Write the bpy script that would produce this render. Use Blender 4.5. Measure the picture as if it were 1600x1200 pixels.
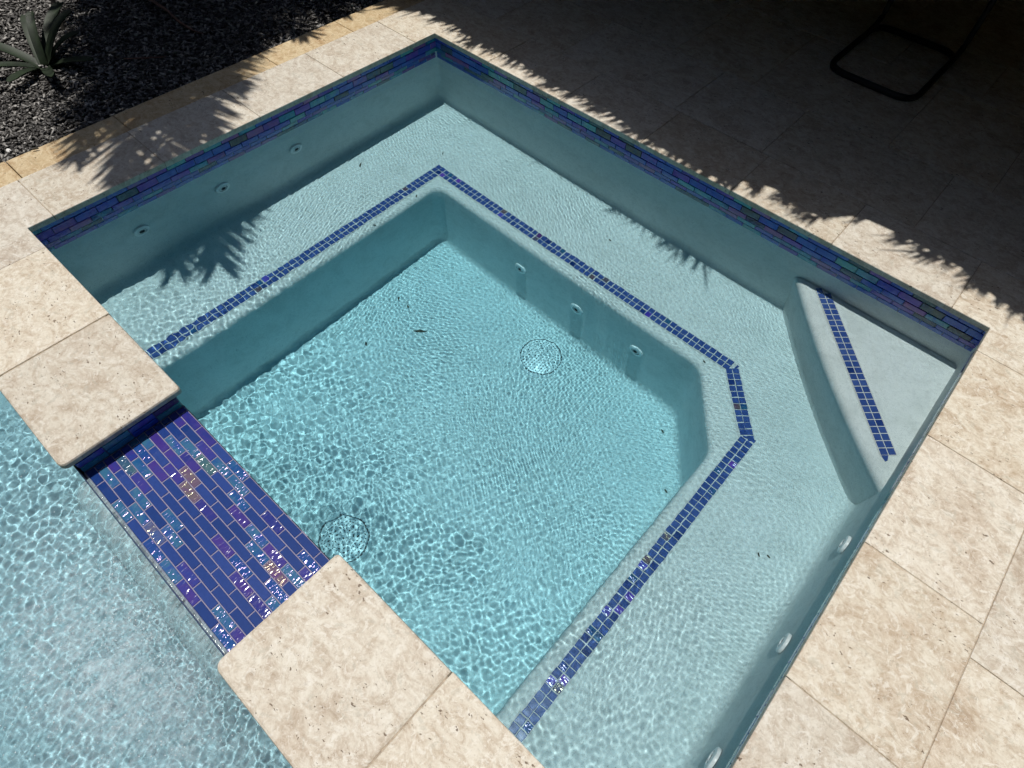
import bpy, bmesh, math, random
import numpy as np
from mathutils import Matrix, Vector

for _o in list(bpy.data.objects):
    bpy.data.objects.remove(_o)
SC = bpy.context.scene
COL = SC.collection
RNG = random.Random(7)
NR = np.random.RandomState(11)

# ------------------------------------------------------------------ camera
# ground frame: u runs along the far coping to the right, v towards the viewer,
# z = 0 is the top of the coping.  Blender x = u, y = -v.
cam_d = bpy.data.cameras.new('camera')
cam_d.sensor_fit = 'HORIZONTAL'
cam_d.sensor_width = 36.0
cam_d.lens = 21.532
cam_d.clip_start = 0.02
cam_d.clip_end = 2000.0
cam = bpy.data.objects.new('camera', cam_d)
COL.objects.link(cam)
cam.matrix_world = Matrix(((0.741035, -0.571195, 0.352992, 2.15667),
                           (0.670301, 0.598311, -0.439000, -1.94230),
                           (0.039555, 0.561925, 0.826242, 1.42),
                           (0, 0, 0, 1)))
SC.camera = cam

# ------------------------------------------------------------------ sky, sun, exposure
SUN_TU, SUN_TV = 0.100, 0.004          # horizontal travel of the light per metre of fall
sun_to = Vector((-SUN_TU, SUN_TV, 1.0)).normalized()
world = bpy.data.worlds.new('World')
SC.world = world
world.use_nodes = True
wn = world.node_tree
for nd in list(wn.nodes):
    wn.nodes.remove(nd)
sky = wn.nodes.new('ShaderNodeTexSky')
sky.sky_type = 'NISHITA'
sky.sun_disc = False
sky.sun_elevation = math.asin(sun_to.z)
sky.sun_rotation = math.atan2(sun_to.x, sun_to.y)
sky.air_density = 1.0
sky.dust_density = 1.0
bg = wn.nodes.new('ShaderNodeBackground')
bg.inputs['Strength'].default_value = 0.076
wo = wn.nodes.new('ShaderNodeOutputWorld')
wn.links.new(sky.outputs[0], bg.inputs[0])
wn.links.new(bg.outputs[0], wo.inputs[0])

sun_d = bpy.data.lights.new('sun', 'SUN')
sun_d.energy = 3.65
sun_d.angle = math.radians(0.53)
sun_d.color = (1.0, 0.965, 0.91)
sun_d.cycles.is_caustics_light = True
sun = bpy.data.objects.new('sun', sun_d)
COL.objects.link(sun)
sun.rotation_euler = sun_to.to_track_quat('Z', 'Y').to_euler()
sun.location = (0, 0, 8)

SC.view_settings.view_transform = 'Standard'
SC.view_settings.look = 'None'
SC.view_settings.exposure = 0.0
SC.view_settings.gamma = 1.0
SC.view_settings.use_curve_mapping = False
SC.render.engine = 'CYCLES'
SC.cycles.use_denoising = True
SC.cycles.caustics_refractive = True
SC.cycles.caustics_reflective = False
SC.cycles.max_bounces = 10
SC.cycles.diffuse_bounces = 5
SC.cycles.transmission_bounces = 8
SC.cycles.sample_clamp_indirect = 6.0
SC.cycles.use_light_tree = True
SC.cycles.use_adaptive_sampling = True
SC.cycles.adaptive_threshold = 0.03
SC.cycles.adaptive_min_samples = 16

# ------------------------------------------------------------------ dimensions
U1, V1 = 2.487, 1.820              # inner edge of the coping: u 0..U1, v 0..V1
OV = 0.020                         # coping overhang
ZW = -0.090                        # spa water
ZS = -0.0885                        # spillway tile
ZB = -0.550                        # bench
ZF = -1.000                        # well floor
ZP = -0.165                        # pool water
ZPF = -0.62                        # pool floor
COPE_T = 0.021
CL, CB, CR, CF = -0.262, -0.290, 2.775, 2.155    # outer edges of the coping
SP0, SP1 = 0.905, 1.572            # spillway opening between the piers
IN = 0.0254                        # tile module

# ------------------------------------------------------------------ node helpers
class NT:
    def __init__(self, name):
        self.m = bpy.data.materials.new(name)
        self.m.use_nodes = True
        self.t = self.m.node_tree
        for nd in list(self.t.nodes):
            self.t.nodes.remove(nd)
        self.out = self.t.nodes.new('ShaderNodeOutputMaterial')

    def n(self, typ, **kw):
        nd = self.t.nodes.new(typ)
        for k, v in kw.items():
            setattr(nd, k, v)
        return nd

    def l(self, a, b):
        self.t.links.new(a, b)

    def val(self, nd, key, v):
        nd.inputs[key].default_value = v
        return nd

    def noise(self, vec, scale, detail=4, rough=0.55, dist=0.0):
        nd = self.n('ShaderNodeTexNoise')
        nd.inputs['Scale'].default_value = scale
        nd.inputs['Detail'].default_value = detail
        nd.inputs['Roughness'].default_value = rough
        nd.inputs['Distortion'].default_value = dist
        if vec is not None:
            self.l(vec, nd.inputs['Vector'])
        return nd.outputs['Fac']

    def ramp(self, fac, stops, interp='LINEAR'):
        nd = self.n('ShaderNodeValToRGB')
        nd.color_ramp.interpolation = interp
        el = nd.color_ramp.elements
        while len(el) < len(stops):
            el.new(0.5)
        for e, (p, c) in zip(el, stops):
            e.position = p
            e.color = (c[0], c[1], c[2], 1) if hasattr(c, '__len__') else (c, c, c, 1)
        self.l(fac, nd.inputs['Fac'])
        return nd.outputs['Color']

    def mix(self, fac, a, b, mode='MIX'):
        nd = self.n('ShaderNodeMix', data_type='RGBA', blend_type=mode)
        nd.clamp_factor = True
        for ix, v in ((0, fac), (6, a), (7, b)):
            sock = nd.inputs[ix]
            if hasattr(v, 'links'):
                self.l(v, sock)
            elif hasattr(v, '__len__'):
                sock.default_value = (v[0], v[1], v[2], 1)
            else:
                sock.default_value = v if ix == 0 else (v, v, v, 1)
        return nd.outputs[2]

    def math(self, op, a, b=None, c=None):
        nd = self.n('ShaderNodeMath', operation=op)
        for i, v in enumerate((a, b, c)):
            if v is None:
                continue
            if hasattr(v, 'links'):
                self.l(v, nd.inputs[i])
            else:
                nd.inputs[i].default_value = v
        return nd.outputs[0]

    def coords(self, rand=True, scale=(1, 1, 1), rot=0.0):
        """Object coordinates shifted by the object's own random number."""
        tc = self.n('ShaderNodeTexCoord')
        mp = self.n('ShaderNodeMapping')
        mp.inputs['Scale'].default_value = scale
        mp.inputs['Rotation'].default_value = (0, 0, rot)
        self.l(tc.outputs['Object'], mp.inputs['Vector'])
        if not rand:
            return mp.outputs[0]
        oi = self.n('ShaderNodeObjectInfo')
        cb = self.n('ShaderNodeCombineXYZ')
        self.l(self.math('MULTIPLY', oi.outputs['Random'], 37.0), cb.inputs[0])
        self.l(self.math('MULTIPLY', oi.outputs['Random'], 91.0), cb.inputs[1])
        self.l(self.math('MULTIPLY', oi.outputs['Random'], 53.0), cb.inputs[2])
        ad = self.n('ShaderNodeVectorMath', operation='ADD')
        self.l(mp.outputs[0], ad.inputs[0])
        self.l(cb.outputs[0], ad.inputs[1])
        return ad.outputs[0]

    def rnd(self):
        return self.n('ShaderNodeObjectInfo').outputs['Random']

    def bump(self, height, strength=0.3, dist=0.002, normal=None):
        nd = self.n('ShaderNodeBump')
        nd.inputs['Strength'].default_value = strength
        nd.inputs['Distance'].default_value = dist
        self.l(height, nd.inputs['Height'])
        if normal is not None:
            self.l(normal, nd.inputs['Normal'])
        return nd.outputs[0]

    def bsdf(self, color=None, rough=0.6, normal=None, **kw):
        p = self.n('ShaderNodeBsdfPrincipled')
        for key, v in [('Base Color', color), ('Roughness', rough)] + [(k.replace('_', ' '), v) for k, v in kw.items()]:
            if v is None:
                continue
            if hasattr(v, 'links'):
                self.l(v, p.inputs[key])
            elif hasattr(v, '__len__'):
                p.inputs[key].default_value = (v[0], v[1], v[2], 1) if len(v) == 3 else v
            else:
                p.inputs[key].default_value = v
        if normal is not None:
            self.l(normal, p.inputs['Normal'])
        self.l(p.outputs[0], self.out.inputs['Surface'])
        return p


# ------------------------------------------------------------------ materials
def mat_travertine(name, warm=0.0, dark=1.0):
    t = NT(name)
    P = t.coords(True)
    ps = t.coords(True, (1.0, 1.45, 1.0), 0.5)
    big = t.noise(P, 5.0, 4, 0.6, 1.2)
    mid = t.noise(ps, 21.0, 9, 0.72, 1.0)
    fine = t.noise(P, 110.0, 5, 0.75, 0.4)
    c1 = t.ramp(mid, [(0.30, (0.44, 0.35, 0.255)), (0.42, (0.575, 0.49, 0.385)),
                      (0.50, (0.67, 0.605, 0.50)), (0.58, (0.735, 0.685, 0.585)), (0.70, (0.79, 0.75, 0.665))])
    c2 = t.ramp(mid, [(0.30, (0.34, 0.245, 0.165)), (0.43, (0.47, 0.365, 0.265)), (0.54, (0.575, 0.475, 0.365)), (0.68, (0.69, 0.61, 0.505))])
    m = t.ramp(big, [(0.50, 0.0), (0.66, 0.80)])
    col = t.mix(m, c1, c2)
    # islands of tan and of grey deposit with fairly crisp edges
    tn = t.noise(t.coords(True, (1.2, 0.8, 1), 0.9), 15.0, 5, 0.6, 1.8)
    col = t.mix(t.ramp(tn, [(0.585, 0.0), (0.64, 0.42)]), col, (0.52, 0.42, 0.305))
    gl = t.noise(t.coords(True, (0.9, 1.3, 1), 1.9), 19.0, 5, 0.6, 1.7)
    col = t.mix(t.ramp(gl, [(0.585, 0.0), (0.64, 0.45)]), col, (0.50, 0.475, 0.395))
    cl = t.noise(P, 26.0, 6, 0.7, 2.4)
    col = t.mix(t.ramp(cl, [(0.545, 0.0), (0.61, 0.70)]), col, (0.81, 0.775, 0.70))
    # thin pale veins
    vn = t.noise(P, 13.0, 5, 0.65, 2.6)
    vein = t.ramp(vn, [(0.488, 0.0), (0.50, 0.6), (0.512, 0.0)])
    col = t.mix(vein, col, (0.82, 0.78, 0.70))
    # grain
    col = t.mix(t.ramp(fine, [(0.34, 0.42), (0.47, 0.0)]), col, (0.34, 0.27, 0.19))
    col = t.mix(t.ramp(fine, [(0.55, 0.0), (0.70, 0.42)]), col, (0.83, 0.79, 0.71))
    # each stone a little different
    hs = t.n('ShaderNodeHueSaturation')
    t.l(t.math('MULTIPLY_ADD', t.rnd(), 0.30, 0.76 + warm * 0.5), hs.inputs['Saturation'])
    t.l(t.math('MULTIPLY_ADD', t.math('FRACT', t.math('MULTIPLY', t.rnd(), 7.31)), 0.11, 0.845 * dark), hs.inputs['Value'])
    t.l(col, hs.inputs['Color'])
    col = hs.outputs[0]
    col = t.mix(1.0, col, (1.0, 0.87, 0.66) if warm > 0 else (1.0, 0.988, 0.960), 'MULTIPLY')
    # open pores: short dark slits gathered in patches
    def pores(scale, rot, lo, mx, mask):
        vo = t.n('ShaderNodeTexVoronoi', feature='F1')
        vo.inputs['Scale'].default_value = scale
        dist = t.n('ShaderNodeVectorMath', operation='ADD')
        nz = t.n('ShaderNodeTexNoise')
        nz.inputs['Scale'].default_value = scale * 1.7
        t.l(t.coords(True, (1.0, 2.2, 1.0), rot), dist.inputs[0])
        t.l(P, nz.inputs['Vector'])
        sc = t.n('ShaderNodeVectorMath', operation='SCALE')
        sc.inputs['Scale'].default_value = 1.6 / scale
        t.l(nz.outputs['Color'], sc.inputs[0])
        t.l(sc.outputs[0], dist.inputs[1])
        t.l(dist.outputs[0], vo.inputs['Vector'])
        sep = t.n('ShaderNodeSeparateColor')
        t.l(vo.outputs['Color'], sep.inputs[0])
        rad = t.math('MULTIPLY', t.ramp(sep.outputs[0], [(lo, 0.0), (1.0, mx)]), mask)
        return t.ramp(t.math('SUBTRACT', rad, vo.outputs['Distance']), [(0.0, 0.0), (0.06, 1.0)])
    pit = t.math('MAXIMUM', pores(48, 0.6, 0.70, 0.36, t.ramp(t.noise(P, 7.0, 3), [(0.42, 0.12), (0.60, 1.0)])),
                 pores(85, 2.0, 0.60, 0.36, t.ramp(t.noise(P, 11.0, 3), [(0.46, 0.0), (0.60, 1.0)])))
    col = t.mix(t.math('MULTIPLY', pit, 0.85), col, (0.13, 0.085, 0.05))
    h = t.math('SUBTRACT', t.math('ADD', t.math('MULTIPLY', fine, 0.35), t.math('MULTIPLY', mid, 0.4)), t.math('MULTIPLY', pit, 2.2))
    t.bsdf(col, t.math('MULTIPLY_ADD', fine, 0.2, 0.52), t.bump(h, 0.45, 0.0016), Specular_IOR_Level=0.35)
    return t.m


def mat_plaster():
    t = NT('plaster')
    P = t.coords(False)
    a = t.noise(P, 2.6, 6, 0.62, 0.6)
    b = t.noise(P, 11.0, 6, 0.65, 0.8)
    f = t.noise(P, 330.0, 3, 0.75)
    g = t.noise(P, 60.0, 5, 0.6)
    col = t.ramp(a, [(0.3, (0.715, 0.745, 0.73)), (0.7, (0.825, 0.845, 0.83))])
    col = t.mix(t.ramp(b, [(0.36, 0.35), (0.52, 0.0)]), col, (0.56, 0.59, 0.57))
    col = t.mix(t.ramp(b, [(0.56, 0.0), (0.70, 0.35)]), col, (0.84, 0.855, 0.83))
    col = t.mix(t.ramp(f, [(0.34, 0.75), (0.44, 0.0)]), col, (0.30, 0.34, 0.35))
    col = t.mix(t.ramp(f, [(0.60, 0.0), (0.70, 0.60)]), col, (0.90, 0.91, 0.89))
    col = t.mix(t.ramp(g, [(0.35, 0.22), (0.5, 0.0)]), col, (0.48, 0.51, 0.50))
    t.bsdf(col, 0.75, t.bump(t.math('ADD', g, t.math('MULTIPLY', f, 0.5)), 0.3, 0.0014))
    return t.m


def mat_water(name):
    t = NT(name)
    g = t.n('ShaderNodeBsdfGlass')
    g.inputs['IOR'].default_value = 1.333
    g.inputs['Roughness'].default_value = 0.0
    g.inputs['Color'].default_value = (1, 1, 1, 1)
    t.l(g.outputs[0], t.out.inputs['Surface'])
    return t.m


def mat_water_body(name, dens, col):
    t = NT(name)
    va = t.n('ShaderNodeVolumeAbsorption')
    va.inputs['Color'].default_value = (*col, 1)
    va.inputs['Density'].default_value = dens
    t.l(va.outputs[0], t.out.inputs['Volume'])
    return t.m


def mat_simple(name, color, rough=0.6, var=0.0, scale=20.0, bump=0.0, **kw):
    t = NT(name)
    P = t.coords(True)
    nz = t.noise(P, scale, 5, 0.6)
    dk = tuple(c * (1 - var) for c in color)
    lt = tuple(min(1, c * (1 + var)) for c in color)
    col = t.ramp(nz, [(0.3, dk), (0.7, lt)])
    nm = t.bump(nz, bump, 0.002) if bump > 0 else None
    t.bsdf(col, rough, nm, **kw)
    return t.m


def mat_tile_plain(name, a, b, rough=0.12):
    """smooth glass tile, colour between a and b from tile to tile"""
    t = NT(name)
    P = t.coords(True)
    col = t.mix(t.rnd(), a, b)
    nz = t.noise(P, 120, 3, 0.6)
    col = t.mix(t.ramp(nz, [(0.3, 0.25), (0.7, 0.0)]), col, tuple(c * 0.6 for c in a))
    t.bsdf(col, rough, t.bump(t.noise(P, 45, 2), 0.12, 0.001), Coat_Weight=0.3, Coat_Roughness=0.05)
    return t.m


def mat_tile_irid(name, stops, film=0.0, rip=0.9):
    """rippled glass tile with an iridescent coat"""
    t = NT(name)
    P = t.coords(True)
    sweep = t.noise(P, 26, 2, 0.5, 0.6)
    col = t.ramp(t.math('ADD', t.math('MULTIPLY', sweep, 0.55), t.math('MULTIPLY', t.rnd(), 0.45)), stops)
    wv = t.noise(t.coords(True, (2.2, 0.9, 1.0), 0.2), 42, 1.0, 0.4, 1.2)
    p = t.bsdf(col, 0.13, t.bump(wv, rip, 0.0042), Coat_Weight=0.28, Coat_Roughness=0.08, Specular_IOR_Level=0.55)
    if film > 0:
        p.inputs['Thin Film Thickness'].default_value = film
        p.inputs['Thin Film IOR'].default_value = 1.45
    return t.m


M = {}
M['trav'] = mat_travertine('travertine')
M['trav_warm'] = mat_travertine('travertine_edging', 0.6, 0.92)
M['plaster'] = mat_plaster()
M['water'] = mat_water('water')
def mat_film():
    t = NT('water_film')
    tr = t.n('ShaderNodeBsdfTransparent')
    tr.inputs[0].default_value = (0.97, 0.985, 0.985, 1)
    gl = t.n('ShaderNodeBsdfGlossy')
    gl.inputs['Roughness'].default_value = 0.12
    df = t.n('ShaderNodeBsdfDiffuse')
    df.inputs[0].default_value = (0.62, 0.78, 0.82, 1)
    P = t.coords(False, (1.0, 0.14, 0.14))
    streak = t.noise(P, 130, 5, 0.6, 0.6)
    t.l(t.bump(streak, 0.5, 0.002), gl.inputs['Normal'])
    m1 = t.n('ShaderNodeMixShader')
    t.l(t.ramp(streak, [(0.36, 0.05), (0.70, 0.42)]), m1.inputs[0])
    t.l(tr.outputs[0], m1.inputs[1])
    t.l(df.outputs[0], m1.inputs[2])
    m2 = t.n('ShaderNodeMixShader')
    m2.inputs[0].default_value = 0.07
    t.l(m1.outputs[0], m2.inputs[1])
    t.l(gl.outputs[0], m2.inputs[2])
    t.l(m2.outputs[0], t.out.inputs['Surface'])
    return t.m
M['film'] = mat_film()
M['water_body'] = mat_water_body('water_body', 0.90, (0.0, 0.815, 0.975))
M['pool_body'] = mat_water_body('pool_body', 1.5, (0.0, 0.68, 0.86))
M['grout_white'] = mat_simple('grout_white', (0.66, 0.66, 0.65), 0.85, 0.10, 80, 0.2)
M['grout_lilac'] = mat_simple('grout_lilac', (0.24, 0.22, 0.31), 0.85, 0.12, 80, 0.2)
M['grout_dark'] = mat_simple('grout_dark', (0.10, 0.12, 0.18), 0.8, 0.2, 60, 0.2)
M['joint'] = mat_simple('joint_sand', (0.40, 0.33, 0.25), 0.95, 0.35, 90, 0.5)
M['concrete'] = mat_simple('concrete', (0.32, 0.31, 0.29), 0.9, 0.15, 25, 0.3)
M['white_pl'] = mat_simple('white_plastic', (0.93, 0.94, 0.93), 0.35, 0.04, 30)
M['grey_pl'] = mat_simple('grey_plastic', (0.30, 0.32, 0.33), 0.4, 0.1, 30)
M['dark_hole'] = mat_simple('dark_recess', (0.03, 0.035, 0.04), 0.6, 0.2, 30)
M['navy'] = mat_tile_plain('navy_mosaic', (0.040, 0.085, 0.30), (0.066, 0.122, 0.37))
M['blue'] = mat_tile_plain('cobalt_glass', (0.012, 0.040, 0.180), (0.026, 0.060, 0.25))
M['violet'] = mat_tile_irid('violet_glass', [(0.25, (0.020, 0.030, 0.20)), (0.5, (0.055, 0.032, 0.22)), (0.75, (0.022, 0.045, 0.25))], 0.0, 0.35)
M['teal'] = mat_tile_irid('teal_glass', [(0.25, (0.014, 0.060, 0.24)), (0.45, (0.014, 0.085, 0.25)), (0.62, (0.040, 0.145, 0.25)), (0.8, (0.020, 0.055, 0.30))], 480, 0.65)
M['gold'] = mat_tile_irid('gold_glass', [(0.25, (0.11, 0.045, 0.20)), (0.5, (0.15, 0.115, 0.13)), (0.75, (0.05, 0.09, 0.26))], 400, 0.7)
M['green'] = mat_tile_irid('green_glass', [(0.25, (0.025, 0.09, 0.14)), (0.5, (0.060, 0.14, 0.15)), (0.8, (0.025, 0.07, 0.20))])
M['teal_pale'] = mat_tile_irid('lifted_teal_glass', [(0.25, (0.02, 0.10, 0.30)), (0.45, (0.04, 0.30, 0.46)), (0.62, (0.12, 0.42, 0.42)), (0.8, (0.04, 0.16, 0.52))], 0.0, 0.5)  # teal lightened in the colour for the shaded waterline
M['plum'] = mat_tile_irid('plum_glass', [(0.25, (0.13, 0.06, 0.42)), (0.5, (0.34, 0.12, 0.34)), (0.75, (0.10, 0.10, 0.52))], 0.0, 0.4)  # plum tone raised in the colour for the shaded waterline
M['wl_blue'] = mat_tile_irid('lifted_blue_glass', [(0.25, (0.02, 0.07, 0.46)), (0.5, (0.035, 0.14, 0.55)), (0.75, (0.05, 0.07, 0.50))], 0.0, 0.4)  # copy of the blue tile, brightened against waterline shade
M['wl_violet'] = mat_tile_irid('lifted_violet_glass', [(0.25, (0.07, 0.05, 0.45)), (0.5, (0.17, 0.07, 0.46)), (0.75, (0.05, 0.10, 0.52))], 0.0, 0.4)  # copy of the violet tile, brightened against waterline shade
M['black_metal'] = mat_simple('black_metal', (0.012, 0.012, 0.013), 0.45, 0.2, 30)
M['black_sling'] = mat_simple('black_sling', (0.02, 0.02, 0.022), 0.8, 0.3, 200, 0.3)
M['thatch'] = mat_simple('thatch', (0.20, 0.15, 0.09), 0.95, 0.45, 60, 0.5)
M['shade_wall_wood'] = mat_simple('shade_wall_timber', (0.055, 0.04, 0.03), 0.8, 0.4, 12, 0.4)
M['bark'] = mat_simple('palm_bark', (0.16, 0.13, 0.10), 0.95, 0.35, 30, 0.6)
M['frond'] = mat_simple('palm_leaf', (0.055, 0.095, 0.03), 0.5, 0.35, 40)
M['brom'] = mat_simple('shaded_bromeliad_leaf', (0.014, 0.026, 0.010), 0.6, 0.45, 35)  # leaf green darkened to carry the shade over the plant
M['twig'] = mat_simple('twig', (0.17, 0.095, 0.07), 0.8, 0.35, 60, 0.4)
M['drytwig'] = mat_simple('dry_stem', (0.05, 0.045, 0.035), 0.8, 0.35, 60, 0.4)
M['dryleaf'] = mat_simple('dry_leaf', (0.06, 0.05, 0.03), 0.8, 0.35, 60, 0.4)
M['pebble'] = mat_simple('white_pebble', (0.72, 0.71, 0.68), 0.7, 0.12, 60, 0.2)
M['soil'] = mat_simple('soil', (0.030, 0.028, 0.026), 0.95, 0.4, 40, 0.6)
M['mulch'] = mat_simple('mulch', (0.075, 0.070, 0.066), 0.75, 0.65, 55, 0.4)
M['foam'] = mat_simple('foam', (0.85, 0.87, 0.88), 0.4, 0.05, 30)

# ------------------------------------------------------------------ object helpers
def link(name, me, mat, parent=None, smooth=False):
    o = bpy.data.objects.new(name, me)
    COL.objects.link(o)
    if mat is not None and not me.materials:
        me.materials.append(mat)
    if parent is not None:
        o.parent = parent
    o.cycles.is_caustics_receiver = True
    return o


def tag(o, label=None, cat=None, group=None, kind=None):
    for k, v in (('label', label), ('category', cat), ('group', group), ('kind', kind)):
        if v:
            o[k] = v
    return o


def empty(name, loc=(0, 0, 0)):
    o = bpy.data.objects.new(name, None)
    o.empty_display_size = 0.1
    o.location = (loc[0], -loc[1], loc[2])
    COL.objects.link(o)
    return o


def mesh_uvz(name, verts, faces, smooth=False, sharp=None, recalc=True):
    """verts in (u, v, z)"""
    me = bpy.data.meshes.new(name)
    me.from_pydata([(a, -b, c) for a, b, c in verts], [], faces)
    if recalc:
        bm = bmesh.new()
        bm.from_mesh(me)
        bmesh.ops.recalc_face_normals(bm, faces=bm.faces)
        bm.to_mesh(me)
        bm.free()
    if smooth:
        me.polygons.foreach_set('use_smooth', [True] * len(me.polygons))
        if sharp is not None:
            me.set_sharp_from_angle(angle=math.radians(sharp))
    me.update()
    return me


def inset_poly(poly, d):
    """move every edge of a simple polygon inwards by d (u,v plane)"""
    n = len(poly)
    area = sum(poly[i][0] * poly[(i + 1) % n][1] - poly[(i + 1) % n][0] * poly[i][1] for i in range(n))
    s = 1 if area > 0 else -1
    out = []
    for i in range(n):
        p0, p1, p2 = poly[i - 1], poly[i], poly[(i + 1) % n]
        e1 = (p1[0] - p0[0], p1[1] - p0[1])
        e2 = (p2[0] - p1[0], p2[1] - p1[1])
        l1, l2 = math.hypot(*e1), math.hypot(*e2)
        n1 = (-e1[1] / l1 * s, e1[0] / l1 * s)
        n2 = (-e2[1] / l2 * s, e2[0] / l2 * s)
        k = 1 + n1[0] * n2[0] + n1[1] * n2[1]
        out.append((p1[0] + (n1[0] + n2[0]) / k * d, p1[1] + (n1[1] + n2[1]) / k * d))
    return out


def round_poly(poly, radii, seg=5):
    """round the corners of a polygon; radii per vertex"""
    n = len(poly)
    out = []
    for i in range(n):
        p0, p1, p2 = Vector(poly[i - 1]), Vector(poly[i]), Vector(poly[(i + 1) % n])
        r = radii[i] if hasattr(radii, '__len__') else radii
        if r <= 0:
            out.append(tuple(p1))
            continue
        a, b = (p0 - p1).normalized(), (p2 - p1).normalized()
        half = math.acos(max(-1, min(1, a.dot(b)))) / 2
        tl = r / math.tan(half)
        s, e = p1 + a * tl, p1 + b * tl
        c = p1 + (a + b).normalized() * (r / math.sin(half))
        a0 = math.atan2(s.y - c.y, s.x - c.x)
        a1 = math.atan2(e.y - c.y, e.x - c.x)
        d = (a1 - a0 + math.pi) % (2 * math.pi) - math.pi
        for k in range(seg + 1):
            t = a0 + d * k / seg
            out.append((c.x + r * math.cos(t), c.y + r * math.sin(t)))
    return out


def slab(name, poly, z0, z1, bev, mat, parent, rings=2, jitter=0.0):
    """prism on a polygon with a rounded top edge"""
    n = len(poly)
    loops = [(poly, z0)]
    for k in range(rings + 1):
        a = math.pi / 2 * k / rings
        d = bev * (1 - math.cos(a))
        loops.append((inset_poly(poly, d) if d > 1e-6 else poly, z1 - bev + bev * math.sin(a)))
    vs, fs = [], []
    for lp, z in loops:
        vs += [(a, b, z) for a, b in lp]
    for k in range(len(loops) - 1):
        for i in range(n):
            j = (i + 1) % n
            fs.append((k * n + i, k * n + j, (k + 1) * n + j, (k + 1) * n + i))
    fs.append(tuple(range(n)))
    fs.append(tuple(range((len(loops) - 1) * n, len(loops) * n)))
    me = mesh_uvz(name, vs, fs)
    return link(name, me, mat, parent)


def rect(u0, v0, u1, v1):
    return [(u0, v0), (u1, v0), (u1, v1), (u0, v1)]


def box_vf(vs, fs, lo, hi):
    b = len(vs)
    for z in (lo[2], hi[2]):
        vs += [(lo[0], lo[1], z), (hi[0], lo[1], z), (hi[0], hi[1], z), (lo[0], hi[1], z)]
    fs += [(b, b + 1, b + 2, b + 3), (b + 4, b + 5, b + 6, b + 7)]
    for i in range(4):
        j = (i + 1) % 4
        fs.append((b + i, b + j, b + 4 + j, b + 4 + i))


def tube(vs, fs, pts, rad, seg=8, cap=True):
    """tube along points (Vectors in u,v,z); rad number or list"""
    b0 = len(vs)
    n = len(pts)
    pts = [Vector(p) for p in pts]
    up = Vector((0, 0, 1))
    for i, p in enumerate(pts):
        d = (pts[min(i + 1, n - 1)] - pts[max(i - 1, 0)]).normalized()
        ref = up if abs(d.dot(up)) < 0.95 else Vector((1, 0, 0))
        x = d.cross(ref).normalized()
        y = d.cross(x).normalized()
        r = rad[i] if hasattr(rad, '__len__') else rad
        for k in range(seg):
            t = 2 * math.pi * k / seg
            vs.append(tuple(p + x * (r * math.cos(t)) + y * (r * math.sin(t))))
    for i in range(n - 1):
        for k in range(seg):
            j = (k + 1) % seg
            fs.append((b0 + i * seg + k, b0 + i * seg + j, b0 + (i + 1) * seg + j, b0 + (i + 1) * seg + k))
    if cap:
        fs.append(tuple(b0 + k for k in range(seg)))
        fs.append(tuple(b0 + (n - 1) * seg + k for k in range(seg)))


def lathe(vs, fs, prof, seg, origin, axis, xdir):
    """profile [(r, h)] turned about axis at origin"""
    b0 = len(vs)
    o, ax, xd = Vector(origin), Vector(axis).normalized(), Vector(xdir).normalized()
    yd = ax.cross(xd)
    for r, h in prof:
        for k in range(seg):
            t = 2 * math.pi * k / seg
            vs.append(tuple(o + ax * h + xd * (r * math.cos(t)) + yd * (r * math.sin(t))))
    for i in range(len(prof) - 1):
        for k in range(seg):
            j = (k + 1) % seg
            fs.append((b0 + i * seg + k, b0 + i * seg + j, b0 + (i + 1) * seg + j, b0 + (i + 1) * seg + k))


# =================================================================== SETTING
# ------------------------------------------------------------------ ground with the pool pit left open
def frame_sheet(name, outer, hole, z, mat):
    (a0, b0, a1, b1), (c0, d0, c1, d1) = outer, hole
    vs = [(a0, b0, z), (a1, b0, z), (a1, b1, z), (a0, b1, z), (c0, d0, z), (c1, d0, z), (c1, d1, z), (c0, d1, z)]
    fs = [(0, 1, 5, 4), (1, 2, 6, 5), (2, 3, 7, 6), (3, 0, 4, 7)]
    return link(name, mesh_uvz(name, vs, fs), mat)

POOL = (-0.10, 2.135, 2.95, 3.35)       # u0, v0, u1, v1
g = frame_sheet('ground', (-60, -60, 60, 60), (-0.25, -0.20, 3.1, 3.5), -0.075, M['soil'])
tag(g, 'dark bare soil under the paving and the planting bed', kind='structure')

# ------------------------------------------------------------------ spa
spa = empty('spa', (1.25, 0.9, -1.0))
tag(spa, 'sunken plaster spa with inner benches, blue tile trim and travertine coping', 'spa')
SPA_INV = Matrix.Translation((-1.25, 0.9, 1.0))

def part(name, me, mat, parent=None):
    o = link(name, me, mat, parent or spa)
    if (parent or spa) is spa:
        o.matrix_parent_inverse = SPA_INV
    return o


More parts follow.
